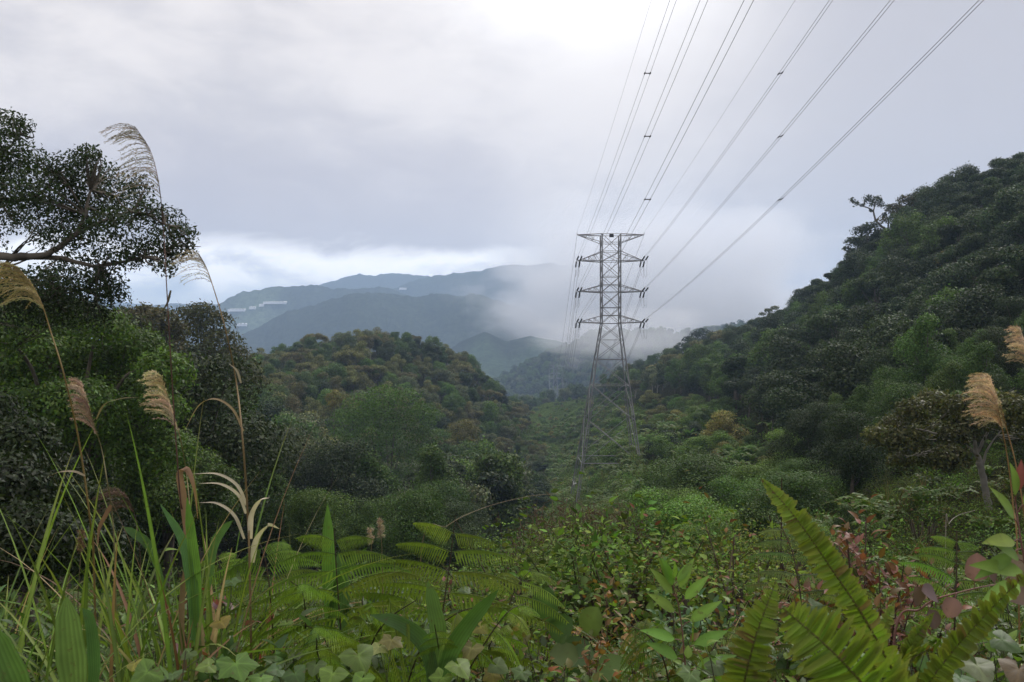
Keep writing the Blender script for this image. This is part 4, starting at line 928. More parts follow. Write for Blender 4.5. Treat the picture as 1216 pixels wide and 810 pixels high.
def blade_plant(label, blades, y, name='broad_leaved_grass', col=LGRN):
    """each blade: pixels foot to tip, width in pixels"""
    b = base_at(blades[0][0][0][0], y); root = empty(name, b); tag(root, label, 'grass'); rng = np.random.RandomState(int(blades[0][0][0][0]) + 5)
    for pts, w, c in blades:
        q = curve([P(*p[:2], y + (p[2] if len(p) > 2 else 0)) for p in pts], 30) - b; W_ = w * y / F * .5; m = MB(); t = np.linspace(0, 1, 30)
        pr = np.interp(t, [0, .15, .45, .8, .95, 1], [.35, .7, 1, .75, .25, .02]); T = nrm(np.gradient(q, axis=0)); s = nrm(np.array([1.0, .15, .1]) - T * (T @ np.array([1.0, .15, .1]))[:, None]); u = np.cross(s, T)
        nr = 13; V = []; C = []
        for j in range(nr):
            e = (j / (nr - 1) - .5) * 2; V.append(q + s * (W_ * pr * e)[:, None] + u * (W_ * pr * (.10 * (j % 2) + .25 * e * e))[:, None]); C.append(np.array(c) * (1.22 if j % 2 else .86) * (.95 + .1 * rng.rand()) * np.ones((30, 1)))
        V = np.stack(V, 1).reshape(-1, 3); C = np.stack(C, 1).reshape(-1, 3); i = np.arange(29)[:, None] * nr + np.arange(nr - 1)[None]; m.add(V, np.stack([i, i + 1, i + nr + 1, i + nr], -1), None, C); m.build('leaf', M_GLOSS, root)
    return root
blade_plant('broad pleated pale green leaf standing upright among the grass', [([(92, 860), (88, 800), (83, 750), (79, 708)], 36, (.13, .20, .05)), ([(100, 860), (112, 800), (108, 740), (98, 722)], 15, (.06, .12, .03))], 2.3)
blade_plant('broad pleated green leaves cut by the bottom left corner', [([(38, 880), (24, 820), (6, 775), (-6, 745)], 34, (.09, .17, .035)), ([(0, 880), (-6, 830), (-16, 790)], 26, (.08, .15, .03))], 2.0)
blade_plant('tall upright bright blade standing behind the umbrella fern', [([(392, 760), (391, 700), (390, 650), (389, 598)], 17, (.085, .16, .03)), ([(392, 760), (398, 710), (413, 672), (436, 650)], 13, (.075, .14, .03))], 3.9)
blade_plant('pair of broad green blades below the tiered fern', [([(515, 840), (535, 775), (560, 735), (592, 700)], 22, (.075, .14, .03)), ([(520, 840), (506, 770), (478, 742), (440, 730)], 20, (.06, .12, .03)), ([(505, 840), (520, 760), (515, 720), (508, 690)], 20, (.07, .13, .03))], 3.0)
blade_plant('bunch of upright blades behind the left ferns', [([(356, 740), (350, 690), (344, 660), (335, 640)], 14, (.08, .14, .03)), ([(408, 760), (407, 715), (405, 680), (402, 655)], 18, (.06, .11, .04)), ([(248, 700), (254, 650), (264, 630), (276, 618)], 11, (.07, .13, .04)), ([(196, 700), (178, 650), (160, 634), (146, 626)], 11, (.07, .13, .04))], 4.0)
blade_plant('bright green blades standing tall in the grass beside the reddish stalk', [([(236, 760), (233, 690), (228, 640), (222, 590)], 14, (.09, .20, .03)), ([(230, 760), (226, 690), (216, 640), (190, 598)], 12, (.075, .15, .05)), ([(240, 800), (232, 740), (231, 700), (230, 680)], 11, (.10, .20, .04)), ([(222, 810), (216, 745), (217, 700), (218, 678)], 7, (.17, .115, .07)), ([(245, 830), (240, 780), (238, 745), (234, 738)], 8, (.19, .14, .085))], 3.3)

def comb_fern(label, fronds, y, seed, col=(.10, .16, .026), name='fern', cat='fern', group='large comb-leaved ferns'):
    """fronds: (stalk pixels foot to tip (x, y, depth offset), branch length px, pairs, leaflet px, droop)"""
    rng = np.random.RandomState(seed); b = base_at(fronds[0][0][0][0], y); root = empty(name, b); tag(root, label, cat, group)
    for pts, pl, pairs, lf, droop, side in fronds:
        lm, sm = MB(), MB(); w = [P(p[0], p[1], y + p[2]) - b for p in pts]
        comb_frond(lm, sm, w, side, pl * y / F, pairs, lf * y / F, droop, rng, col); lm.build('frond', M_FERN, root)
X1 = (1, .25, 0)
comb_fern('umbrella-shaped fern with drooping comb fronds around one grey stalk', [([(412, 850, 0), (404, 740, 0), (399, 670, .02), (397, 628, .05)], 122, 7, 21, .40, X1)], 3.5, 31)
comb_fern('tallest tiered fern with long combed branches, at the middle of the bottom growth', [([(508, 860, 0), (524, 740, 0), (534, 670, .05), (541, 612, .1)], 128, 7, 23, .30, X1)], 3.7, 32)
comb_fern('drooping comb fern between the dry grass and the umbrella fern', [([(330, 850, 0), (322, 720, 0), (316, 670, .05), (308, 642, .1)], 96, 7, 19, .48, X1), ([(350, 850, 0), (362, 760, -.1), (360, 706, -.25), (345, 690, -.4)], 74, 6, 15, .55, (1, .1, .2))], 3.6, 33)
comb_fern('low comb fern with hanging tips below the umbrella fern', [([(400, 860, 0), (392, 780, -.1), (380, 752, -.2), (362, 742, -.35)], 66, 6, 15, .6, (1, .3, .1)), ([(420, 860, 0), (440, 770, -.1), (462, 735, -.2), (495, 712, -.3)], 78, 6, 17, .6, (.6, -.7, .3)), ([(400, 870, 0), (385, 800, -.2), (377, 775, -.3), (376, 758, -.4)], 44, 6, 13, .6, X1)], 3.3, 34)
comb_fern('comb fern fronds hanging under the tallest tiered fern', [([(470, 860, 0), (500, 770, 0), (540, 730, -.05), (590, 716, -.1)], 70, 6, 17, .6, (.5, -.8, .4)), ([(520, 870, 0), (560, 790, 0), (600, 730, 0), (625, 716, .1)], 66, 6, 16, .55, (.7, -.6, .3)), ([(520, 880, 0), (527, 810, -.3), (521, 770, -.4), (516, 742, -.5)], 40, 9, 10, .45, X1)], 3.4, 35)
comb_fern('grey-green fern with level tiers beside the tall sword fern', [([(958, 830, 0), (953, 730, 0), (942, 660, .1), (922, 612, .2)], 84, 8, 14, .32, X1)], 3.3, 36, (.085, .125, .045))
comb_fern('round-topped fern with a grey stalk right of the red-leaved shrub', [([(1130, 830, 0), (1134, 730, 0), (1136, 670, .05), (1136, 630, .1)], 92, 8, 16, .34, X1)], 3.0, 37, (.085, .14, .028))
comb_fern('pale lacy fern on the slope left of the orange-leaved bush', [([(690, 790, 0), (692, 740, 0), (690, 705, .1), (686, 690, .2)], 34, 8, 7, .3, X1), ([(690, 790, 0), (704, 720, 0), (722, 690, .1), (738, 684, .2)], 30, 8, 7, .3, X1)], 8.5, 38, (.075, .14, .04))
comb_fern('pale lacy fern further up the slope in the centre', [([(726, 750, 0), (728, 700, 0), (734, 672, .2), (742, 660, .4)], 30, 8, 6, .3, X1), ([(726, 750, 0), (714, 700, 0), (700, 676, .2), (690, 668, .4)], 26, 8, 6, .3, X1)], 11.0, 39, (.07, .13, .035))
comb_fern('small fern peeping out at the left edge of the dry grass', [([(270, 860, 0), (268, 740, 0), (262, 680, .05), (256, 652, .1)], 74, 7, 15, .5, X1)], 4.2, 40)

comb_fern('broad arching fern fronds filling the gap left of the tallest tiered fern', [([(455, 860, 0), (462, 760, 0), (468, 700, .05), (470, 664, .1)], 92, 7, 18, .5, X1), ([(430, 870, 0), (425, 790, -.2), (432, 745, -.35), (446, 722, -.45)], 70, 7, 16, .6, X1)], 4.0, 46)
comb_fern('arching fern leaning right over the start of the slope', [([(585, 850, 0), (596, 760, 0), (612, 700, .05), (640, 668, .15)], 82, 7, 17, .45, (.9, .2, .4)), ([(570, 860, 0), (575, 790, -.2), (590, 752, -.3), (615, 738, -.4)], 60, 7, 14, .5, X1)], 4.1, 47)
comb_fern('fern with long fronds behind the widest sword frond', [([(985, 850, 0), (1000, 760, 0), (1012, 715, .05), (1030, 690, .15)], 70, 7, 15, .5, X1)], 3.2, 48)
comb_fern('dark fern below the yellow-green bush in the centre', [([(800, 860, 0), (790, 790, 0), (770, 755, 0), (745, 742, .05)], 60, 7, 14, .5, (.7, .3, .5)), ([(830, 860, 0), (840, 790, 0), (856, 755, .05), (874, 740, .1)], 56, 7, 13, .5, (.8, -.2, .4))], 3.3, 49, (.075, .125, .022))
def sword_fern(label, fronds, y, seed, col=(.095, .155, .018)):
    rng = np.random.RandomState(seed); b = base_at(fronds[0][0][0][0], y); root = empty('sword_fern', b); tag(root, label, 'fern', 'yellow-green sword ferns')
    for pts, wid, n, side, fold in fronds:
        lm, sm = MB(), MB(); w = [P(p[0], p[1], y + p[2]) - b for p in pts]; sword_frond(lm, sm, w, side, wid * y / F, n, rng, col, None, fold); lm.build('frond', M_FERN, root)
sword_fern('tallest sword fern frond rising diagonally before the right slope', [([(1078, 830, 0), (1030, 740, 0), (985, 672, .02), (945, 615, .05), (904, 568, .10)], 23, 60, (.80, -.25, .30), .2)], 1.7, 41)
sword_fern('short erect sword fern frond at the bottom, left of the widest frond', [([(872, 900, 0), (880, 830, 0), (896, 760, 0), (921, 690, .03)], 33, 38, (1, .1, -.2), .18)], 1.35, 42)
sword_fern('widest sword fern frond cut by the bottom edge', [([(1120, 920, -.05), (1050, 840, 0), (990, 775, .02), (930, 722, .06)], 64, 44, (.62, -.3, .75), .16)], 1.2, 43)
sword_fern('sword fern fronds slanting in from the right edge', [([(1060, 880, 0), (1110, 800, 0), (1165, 735, .02), (1225, 675, .05)], 26, 40, (.6, .2, -.75), .22), ([(1060, 880, 0), (1068, 800, 0), (1085, 760, .02), (1108, 728, .05)], 14, 26, (.8, .2, -.5), .25), ([(1030, 860, 0), (1040, 790, .05), (1050, 745, .1), (1062, 715, .15)], 12, 24, (.9, .2, -.3), .25)], 1.75, 44, (.10, .15, .022))
sword_fern('half-hidden sword fern frond at the bottom behind the widest one', [([(1010, 900, 0), (1050, 820, .1), (1080, 785, .15), (1105, 770, .2)], 34, 24, (.4, -.3, .9), .2), ([(490, 900, 0), (487, 800, .1)], 0.1, 3, (1, 0, 0), .1)][:1], 1.6, 45, (.085, .14, .02))

RED = ((.115, .052, .020), (.135, .080, .028), (.10, .075, .025)); PINK = ((.20, .085, .06), (.17, .06, .04))
plant_shrub('red_leaved_shrub', 'red-leaved shrub with curling pinkish tips against the dark hillside', 'shrub', base_at(1035, 3.4), 584, .42, .052, .024, (RED[0], RED[1], RED[2], (.09, .085, .025), (.06, .08, .025), (.05, .075, .022)), 30, 64, 'lance', 51, M_GLOSS, (.07, .04, .028), .5, .3, .055, None, PINK + RED[:2], .22)
ORG = ((.19, .085, .022), (.15, .09, .025), (.10, .085, .022), (.06, .085, .022), (.22, .12, .03))
plant_shrub('orange_leaved_bush', 'orange-brown leaved bush in the middle of the bottom growth', 'shrub', base_at(745, 4.8), 690, .46, .055, .027, ORG, 20, 66, 'ovate', 52, M_GLOSS, (.09, .05, .03), .3, .3, .05)
plant_shrub('orange_leaved_bush', 'smaller orange and green bush in front of the orange-brown one', 'shrub', base_at(705, 3.7), 742, .28, .05, .025, ORG[:4] + ((.05, .09, .025),), 14, 50, 'ovate', 53, M_GLOSS, (.09, .05, .03), .3, .3)
plant_shrub('rusty_leaved_seedling', 'small plant with rusty red leaves under the tiered fern', 'shrub', base_at(588, 4.6), 708, .2, .085, .04, ((.20, .07, .03), (.16, .10, .03), (.07, .10, .03)), 8, 16, 'ovate', 54, M_GLOSS)
plant_shrub('rusty_leaved_seedling', 'small plant with a rust-red top leaf among vines at bottom left', 'shrub', base_at(205, 2.4), 775, .12, .042, .026, ((.12, .04, .025), (.12, .10, .03), (.06, .10, .025)), 6, 12, 'ovate', 55, M_GLOSS)
plant_shrub('purple_leaved_shrub', 'bush with dull purple-red and green leaves behind the left grass', 'shrub', base_at(262, 3.9), 636, .25, .085, .045, ((.10, .05, .045), (.05, .075, .045), (.06, .09, .04), (.16, .05, .03)), 9, 20, 'ovate', 56, M_GLOSS)
def twig_plant(label, pts, y, leaves_, col, name='pink_leaved_sapling', shape='round', mat=None, cat='sapling'):
    b = base_at(pts[0][0], y); root = empty(name, b); tag(root, label, cat); rng = np.random.RandomState(int(pts[0][0])); sm, lm = MB(), MB()
    c = curve([b] + [P(p[0], p[1], y + p[2]) for p in pts], 50) - b; tube(sm, c, np.linspace(.0038, .0014, 50), 6, (.13, .06, .045))
    for f, ang, L, cc in leaves_:
        q = int(f * 49); d = np.array([math.cos(ang), -.35 + .2 * rng.normal(), math.sin(ang)]); Lm = L * y / F; st = c[q] + nrm(d) * Lm * .28; tube(sm, np.array([c[q], (c[q] + st) / 2 + [0, 0, .004], st]), .0015, 4, (.13, .06, .045))
        leaf_batch(lm, st, d, np.array([.15 * rng.normal(), -.75, .65]), Lm, Lm * (.82 if shape == 'round' else .32), jit(cc, rng, .06), shape, .15, .10, 1.25, 8)
    sm.build('stem', M_STEM, root); lm.build('foliage', mat or M_GLOSS, root); return root
PK = (.15, .085, .08); PK2 = (.115, .07, .06)
twig_plant('sapling twig with dusky pink rounded leaves before the right fern', [(1060, 780, 0), (1095, 722, 0), (1145, 702, 0), (1215, 688, .05)], 2.2, [(.50, 1.9, 26, PK2), (.62, 2.6, 28, PK), (.72, -2.2, 26, PK), (.80, 1.5, 34, PK), (.86, -.2, 40, (.13, .085, .055)), (.90, 2.2, 30, PK2), (.93, .9, 34, (.17, .11, .08)), (.97, .3, 42, (.12, .10, .06)), (.55, -1.2, 24, PK2), (.99, -.8, 36, PK)], PK)
GL = (.08, .15, .035)
twig_plant('bright green lance-leaved plant leaning in at the right edge', [(1235, 740, 0), (1222, 690, 0), (1212, 640, 0), (1205, 590, .02)], 1.9, [(.35, 2.9, 70, GL), (.45, .4, 60, GL), (.52, 3.3, 76, (.10, .18, .04)), (.6, 2.5, 60, GL), (.68, .7, 60, GL), (.75, 2.95, 60, GL), (.82, 2.2, 55, (.10, .17, .04)), (.9, 1.1, 50, GL), (.97, 1.9, 50, GL), (.7, 3.6, 56, GL), (.99, 1.5, 40, (.16, .05, .04))], GL, 'lance_leaved_herb', 'lance', None, 'plant')
twig_plant('upright bright herb with paired lance leaves in the central growth', [(815, 840, 0), (812, 770, 0), (806, 720, 0), (798, 694, 0)], 3.0, [(f, a, L, (.085, .16, .035)) for f, a, L in ((.35, .5, 52), (.42, 2.5, 50), (.5, .4, 48), (.55, 2.7, 48), (.63, .7, 46), (.68, 2.4, 44), (.76, .9, 42), (.8, 2.2, 42), (.87, 1.2, 40), (.9, 1.9, 40), (.97, 1.0, 34), (.985, 2.0, 34), (1, 1.5, 30))], GL, 'lance_leaved_herb', 'lance', None, 'plant')
BG = (.030, .060, .020)
twig_plant('plant with large round dark leaves, tallest one facing the viewer', [(652, 840, 0), (650, 790, 0), (648, 750, 0)], 4.6, [(1.0, 1.57, 44, BG), (.75, 3.0, 36, (.045, .08, .025)), (.8, .1, 46, (.04, .075, .025)), (.55, -.2, 44, (.045, .08, .025)), (.5, 3.4, 38, BG), (.9, .9, 38, BG)], BG, 'round_leaved_plant', 'round', None, 'plant')
twig_plant('second plant with round greyish leaves, under the orange bush', [(700, 850, 0), (698, 800, 0), (694, 760, 0)], 3.9, [(1.0, 1.3, 38, (.05, .085, .028)), (.8, 2.9, 36, (.045, .08, .028)), (.7, .2, 40, (.05, .09, .03)), (.6, -.4, 36, BG)], BG, 'round_leaved_plant', 'round', None, 'plant')
def vine(label, spots, y, seed, col):
    rng = np.random.RandomState(seed); b = base_at(spots[0][0], y); root = empty('lobed_leaf_vine', b); tag(root, label, 'vine', 'pale lobed-leaf vines'); sm, lm = MB(), MB()
    for px, py, sz, dy, cc in spots:
        p = P(px, py, y + dy) - b; f = p * [.9, 1, 0] + [0, .05, -.02]; tube(sm, curve([f, lerp(f, p, .6) + rng.normal(size=3) * .04, p], 14), np.linspace(.003, .0016, 14), 5, (.08, .10, .03))
        lobed(lm, p, np.array([.5 * rng.normal(), -.75, -.42 + .2 * rng.normal()]), np.array([.2 * rng.normal(), -.45, .9]), sz * y / F * .47, jit(cc or col, rng, .10), 3 if rng.rand() < .6 else 5, .24, rng)
    sm.build('stem', M_STEM, root); lm.build('foliage', M_GLOSS, root)
VG = (.072, .128, .024); YG = (.20, .19, .03); VB = (.042, .078, .024)
vine('pale lobed vine leaves at bottom left below the dry grass', [(280, 788, 54, 0, VG), (175, 798, 46, -.1, VG), (205, 800, 36, .1, VB), (248, 790, 30, .1, VG), (310, 805, 34, 0, VG), (160, 788, 26, .15, YG), (262, 738, 34, .5, (.17, .12, .02)), (225, 775, 26, .3, VB), (330, 795, 30, .2, VB), (350, 800, 34, 0, VB), (185, 720, 30, .9, VB), (275, 690, 30, .9, VB)], 2.6, 61, VG)
vine('pale lobed vine leaves below the umbrella fern', [(425, 778, 48, 0, VG), (395, 800, 40, -.1, VG), (450, 768, 34, .3, (.12, .17, .06)), (375, 790, 30, .2, VB), (465, 760, 36, .3, (.13, .12, .03)), (350, 775, 28, .4, VB), (430, 806, 34, -.2, VG), (340, 740, 26, .9, VG), (355, 690, 24, 1.0, (.11, .16, .06))], 2.7, 62, VG)
vine('yellowish lobed vine leaves in the central growth', [(560, 770, 34, 0, (.14, .14, .03)), (545, 790, 36, -.2, VG), (590, 790, 30, 0, VB), (585, 800, 30, .1, YG), (620, 798, 28, .1, VB), (525, 805, 30, -.2, VG), (570, 745, 28, .6, YG), (552, 700, 24, 1.1, VB)], 3.0, 63, VG)
vine('green lobed vine leaves under the sword ferns', [(965, 720, 36, .5, VB), (985, 730, 34, .4, (.06, .11, .05)), (850, 790, 34, .3, VB), (820, 800, 34, .1, (.07, .12, .05)), (905, 760, 30, .6, VB), (1160, 790, 46, -.3, (.07, .09, .05)), (1190, 760, 40, -.2, VB), (1130, 760, 34, .1, VB), (1210, 795, 44, -.4, (.09, .06, .03)), (1140, 805, 44, -.4, VB), (1030, 790, 30, .4, VB)], 2.5, 64, VG)

# ------------------------------------------------------------------ leafy bushes one can tell apart in the near growth
NB = [(-30, 4.2, 690, .40, .07, .04, (DGRN, (.04, .08, .025)), 'dark bush at the left edge under the grass'), (60, 5.2, 690, .5, .06, .035, (DGRN, GRN, (.08, .08, .025)), 'dark small-leaved bush behind the pleated leaf'),
      (330, 3.1, 745, .34, .10, .05, ((.05, .10, .03), (.04, .075, .03)), 'bush with large soft leaves below the drooping fern'), (455, 3.9, 700, .34, .10, .04, ((.045, .08, .04), (.06, .10, .05)), 'bush of long grey-green leaves between the two tall ferns'),
      (610, 4.0, 720, .34, .06, .034, (GRN, (.08, .08, .03), (.05, .08, .04)), 'low mixed bush right of the tiered fern'), (655, 3.4, 752, .3, .05, .03, (DGRN, GRN, (.11, .10, .03)), 'low small-leaved bush at the bottom under the round leaves'),
      (780, 3.5, 735, .36, .07, .036, ((.05, .10, .03), GRN, (.15, .13, .03)), 'yellow-green bush right of the orange bush'), (850, 4.2, 720, .42, .075, .04, (GRN, (.045, .085, .03), (.12, .09, .03)), 'leafy green bush left of the erect sword frond'),
      (815, 5.6, 690, .5, .085, .04, ((.04, .085, .035), (.05, .10, .04)), 'taller bluish-green bush in the central growth'), (900, 5.4, 680, .5, .06, .03, (DGRN, GRN, (.14, .06, .03)), 'bush with a few reddish tips below the grey-green fern'),
      (970, 3.4, 715, .40, .085, .045, ((.045, .085, .03), GRN), 'broad-leaved bush behind the widest sword frond'), (1075, 3.0, 728, .34, .09, .04, ((.06, .12, .03), GRN), 'bright leafy bush below the red-leaved shrub'),
      (1160, 3.0, 738, .40, .07, .04, (DGRN, (.05, .075, .03), (.10, .07, .03)), 'dark bush under the pink-leaved twig'), (1225, 2.7, 740, .36, .08, .045, (DGRN, GRN), 'dark green bush at the right bottom corner'),
      (1120, 2.3, 765, .3, .07, .04, ((.05, .09, .03), (.08, .12, .04)), 'low bush between the sword ferns at bottom right'), (1000, 2.6, 750, .26, .07, .04, (DGRN, GRN), 'low dark bush between the tall and wide sword fronds'),
      (560, 5.6, 690, .45, .06, .03, ((.05, .08, .045), GRN, (.14, .06, .04)), 'grey-green bush behind the tiered fern'), (470, 5.2, 680, .45, .10, .045, ((.04, .07, .04), DGRN), 'large-leaved dark bush behind both tall ferns'), (100, 3.9, 706, .34, .08, .034, (DGRN, GRN), 'dark green bush filling the gap behind the pleated leaf'), (170, 4.4, 690, .40, .07, .032, ((.05, .085, .022), DGRN), 'olive green bush behind the golden stalk foot'), (25, 3.6, 716, .36, .08, .035, (DGRN, (.06, .10, .022)), 'dark bush in the grass of the left bottom corner'), (245, 3.0, 742, .24, .075, .034, (GRN, DGRN), 'green bush at the foot of the tallest stalk'),
      (640, 6.5, 680, .6, .05, .03, (GRN, DGRN, (.14, .08, .03)), 'mixed bush where the slope starts, beside the tiered fern'),
      (200, 5.0, 655, .5, .09, .03, (DGRN, GRN), 'dark bush behind the densest grass clump'), (400, 6.0, 670, .6, .08, .04, (DGRN, (.05, .075, .035)), 'dark bush behind the umbrella fern'), (880, 2.7, 772, .3, .06, .035, (GRN, DGRN), 'low green bush at the bottom beside the erect sword frond'),
      (1060, 5.0, 660, .55, .07, .035, (DGRN, GRN), 'dark bush behind the red-leaved shrub'), (1225, 4.4, 640, .5, .08, .04, (DGRN, (.05, .08, .025)), 'dark bush below the right plumes'), (990, 6.2, 668, .6, .06, .03, ((.05, .09, .025), GRN), 'green bush behind the tall sword frond')]
for k, (px, y, h, sp, L, W_, cols, lab) in enumerate(NB):
    plant_shrub('leafy_bush', lab, 'bush', base_at(px, y), h, sp, L * .80, W_ * .82, cols, 15, 56, ('ovate', 'ovate', 'lance')[k % 3], 100 + k, M_GLOSS, (.05, .045, .025), .35, .25, .05, 'leafy bushes of the near growth')
# ------------------------------------------------------------------ ground growth nobody could count
def clump(seed, kind, fine=1.0):
    rng = np.random.RandomState(seed); m = MB()
    if kind == 'fern':
        sm = MB()
        for k in range(6):
            a = k * 1.05 + rng.rand() * .5; d = np.array([math.cos(a), math.sin(a), 0]); r = [(0, 0, 0), tuple(d * .15 + [0, 0, .32]), tuple(d * .42 + [0, 0, .45]), tuple(d * .68 + [0, 0, .36])]
            sword_frond(m, m, r, np.cross(d, [0, 0, 1]), .12, 22, rng, (.062, .115, .028), None, .05, (.06, .06, .02), .003)
    elif kind == 'grass':
        for k in range(46):
            a = rng.rand() * 6.28; L = rng.uniform(.45, .95); b = rng.uniform(.3, 1); o = np.array([math.cos(a), math.sin(a), 0]); t = np.linspace(0, 1, 8)[:, None]; p = np.r_[rng.normal(size=2) * .07, 0] + np.array([0, 0, 1]) * L * (t - .5 * b * t ** 2.2) + o * L * (.1 * t + .6 * b * t ** 2)
            ribbon(m, p, .006 * np.interp(t[:, 0], [0, .4, 1], [.8, 1, .05]), np.cross(o, [0, 0, 1]), jit([GRN, (.085, .12, .03), (.16, .12, .05)][rng.randint(3)], rng), .25)
    else:
        n, L, W_, cols, shp = {'broad': (150, .085, .045, ((.07, .125, .022), (.05, .095, .022), DGRN), 'ovate'), 'small': (330, .042, .024, (DGRN, (.06, .085, .022), (.08, .105, .022)), 'ovate'), 'rust': (220, .06, .028, ((.10, .07, .022), (.085, .08, .022), GRN, (.10, .05, .025), GRN), 'lance'),
                               'pale': (150, .075, .05, ((.09, .145, .035), (.065, .11, .025), (.05, .085, .025)), 'round'), 'lance': (190, .105, .028, ((.05, .095, .03), (.075, .12, .03), DGRN), 'lance')}[kind]
        n = int(n / fine ** 1.6); L *= fine; W_ *= fine
        d = nrm(rng.normal(size=(n, 3)) * [1, 1, .7] + [0, 0, .55]); p = d * [.42, .42, .62] * (rng.uniform(.35, 1.05, n) ** .6)[:, None]; p[:, 2] = np.abs(p[:, 2])
        p += .06 * rng.normal(size=(n, 3)); cc = np.array([jit(cols[rng.randint(len(cols))], rng, .22) for _ in range(n)]) * .95
        out = d * [1, 1, .4] + .7 * rng.normal(size=(n, 3)) * [1, 1, .5] + [0, 0, .1]; s = rng.uniform(.6, 1.3, n)
        leaf_batch(m, p, out, np.array([0, 0, 1]) + .85 * rng.normal(size=(n, 3)), L * s, W_ * s, cc, shp, .22 + .2 * rng.normal(size=n), .15, 1.18, 4)
        for k in range(20): tube(m, curve([(0, 0, -.1), p[k] * .5 + .05 * rng.normal(size=3), p[k] * rng.uniform(.9, 1.25)], 7), np.linspace(.006, .0018, 7), 4, [(.06, .045, .028), (.10, .08, .05), (.05, .055, .02)][k % 3])
    return m.mesh('undergrowth_source', M_UNDER if kind not in ('fern',) else M_NEAR)
def undergrowth():
    rng = np.random.RandomState(77); kinds = ['broad', 'small', 'rust', 'pale', 'lance', 'fern', 'grass', 'small', 'broad']; ms = [clump(200 + i, k) for i, k in enumerate(kinds)]; fine = [clump(220 + i, k, .52) for i, k in enumerate(kinds)]
    n = 7600; y = np.exp(rng.uniform(math.log(1.7), math.log(62), n)); px = rng.uniform(-120, 1340, n); x = (px - CX) / F * y; z = zf(x, y)
    h = np.where(y < 5.5, .62, .80) * np.ones(n); cen = np.exp(-((px - 740) / 170) ** 2); h = h * (1 - .22 * cen * (y > 3)) ; h = h * rng.uniform(.35, 1.1, n) * (1 + .6 * (rng.rand(n) < .10) * (y > 7))
    scl = h / .66 * np.where(y > 8, 1 + (y - 8) * .012, 1); patch = fbm(x / 1.6 + 5, y / 1.6 + 5, 8, 3)
    pr = np.array([[.22, .2, .08, .1, .12, .10, .06, .1, .02], [.12, .16, .2, .14, .08, .12, .04, .08, .06]]); idx = np.array([rng.choice(9, p=pr[int(patch[i] > .52 and y[i] < 30)] / pr[int(patch[i] > .52 and y[i] < 30)].sum()) for i in range(n)])
    thin = rng.rand(n) < np.where(y > 6, .72, 1.0)
    scatter('undergrowth', np.c_[x, y, z - .12][thin], (rng.rand(n) * 6.28)[thin], scl[thin], (idx + 9 * (y > 3.6))[thin], ms + fine, (rng.normal(size=(n, 2)) * .16)[thin])
    # taller growth and ground cover of the slopes and the valley floor
    n = 9000; y = np.exp(rng.uniform(math.log(40), math.log(430), n)); px = np.where(rng.rand(n) < .45, rng.uniform(590, 760, n), rng.uniform(-60, 1290, n)); x = (px - CX) / F * y; z = zf(x, y); py = CY - F * z / y
    bound = np.interp(px, [600, 690, 760, 830, 900, 1000, 1100, 1216, 1400], [470, 478, 490, 490, 505, 535, 575, 615, 650]); ok = ((px > 596) & (py > bound)) | ((px <= 596) & (y < 75))
    k = ok; nn = int(k.sum()); kd = rng.choice([0, 1, 5, 6, 3, 4], nn, p=[.18, .22, .2, .2, .12, .08]); sc_ = np.where(px[k] < 735, 1.5, 2.2) * rng.uniform(.7, 1.5, nn) * np.clip(y[k] / 110, .8, 1.9)
    scatter('ground_cover', np.c_[x, y, z - .1][k], rng.rand(nn) * 6.28, sc_, kd, ms)
def slope_bushes():
    rng = np.random.RandomState(88); ks = [('broad', 'broad-leaved green'), ('small', 'dense small-leaved'), ('rust', 'rusty'), ('lance', 'narrow-leaved'), ('pale', 'pale soft-leaved'), ('small', 'olive small-leaved')]
    ms = [clump(300 + i, k, .40) for i, (k, _) in enumerate(ks)]; sm = MB()
    for k in range(7): a = k * .9; tube(sm, np.array([(0, 0, -.25), (.12 * math.cos(a), .12 * math.sin(a), .3)]), .012, 5, (.05, .04, .025))
    st = sm.mesh('stem', M_STEM)
    for k in range(96):
        y = math.exp(rng.uniform(math.log(6.5), math.log(34))); px = rng.uniform(560, 960) if k % 3 else rng.uniform(-20, 1236); b = base_at(px, y); i = rng.randint(6); r = empty('slope_bush', b, rng.rand() * 6.28); s = rng.uniform(1.1, 2.6) * (1 + y * .012); r.scale = (s * 1.15, s * 1.15, s)
        obj('foliage', ms[i], r); obj('stem', st, r); d = 'beyond the near plants' if y < 11 else 'halfway down to the reeds' if y < 20 else 'near the dry reeds'
        w = 'behind the left grass' if px < 330 else 'behind the tall ferns' if px < 600 else 'below the pylon' if px < 740 else 'centre of the slope' if px < 880 else 'behind the sword ferns'
        lab = f'{ks[i][1]} bush on the near slope, {w}, {d}'; tag(r, lab, 'bush', 'bushes ' + w + ' ' + d)
slope_bushes()
undergrowth()
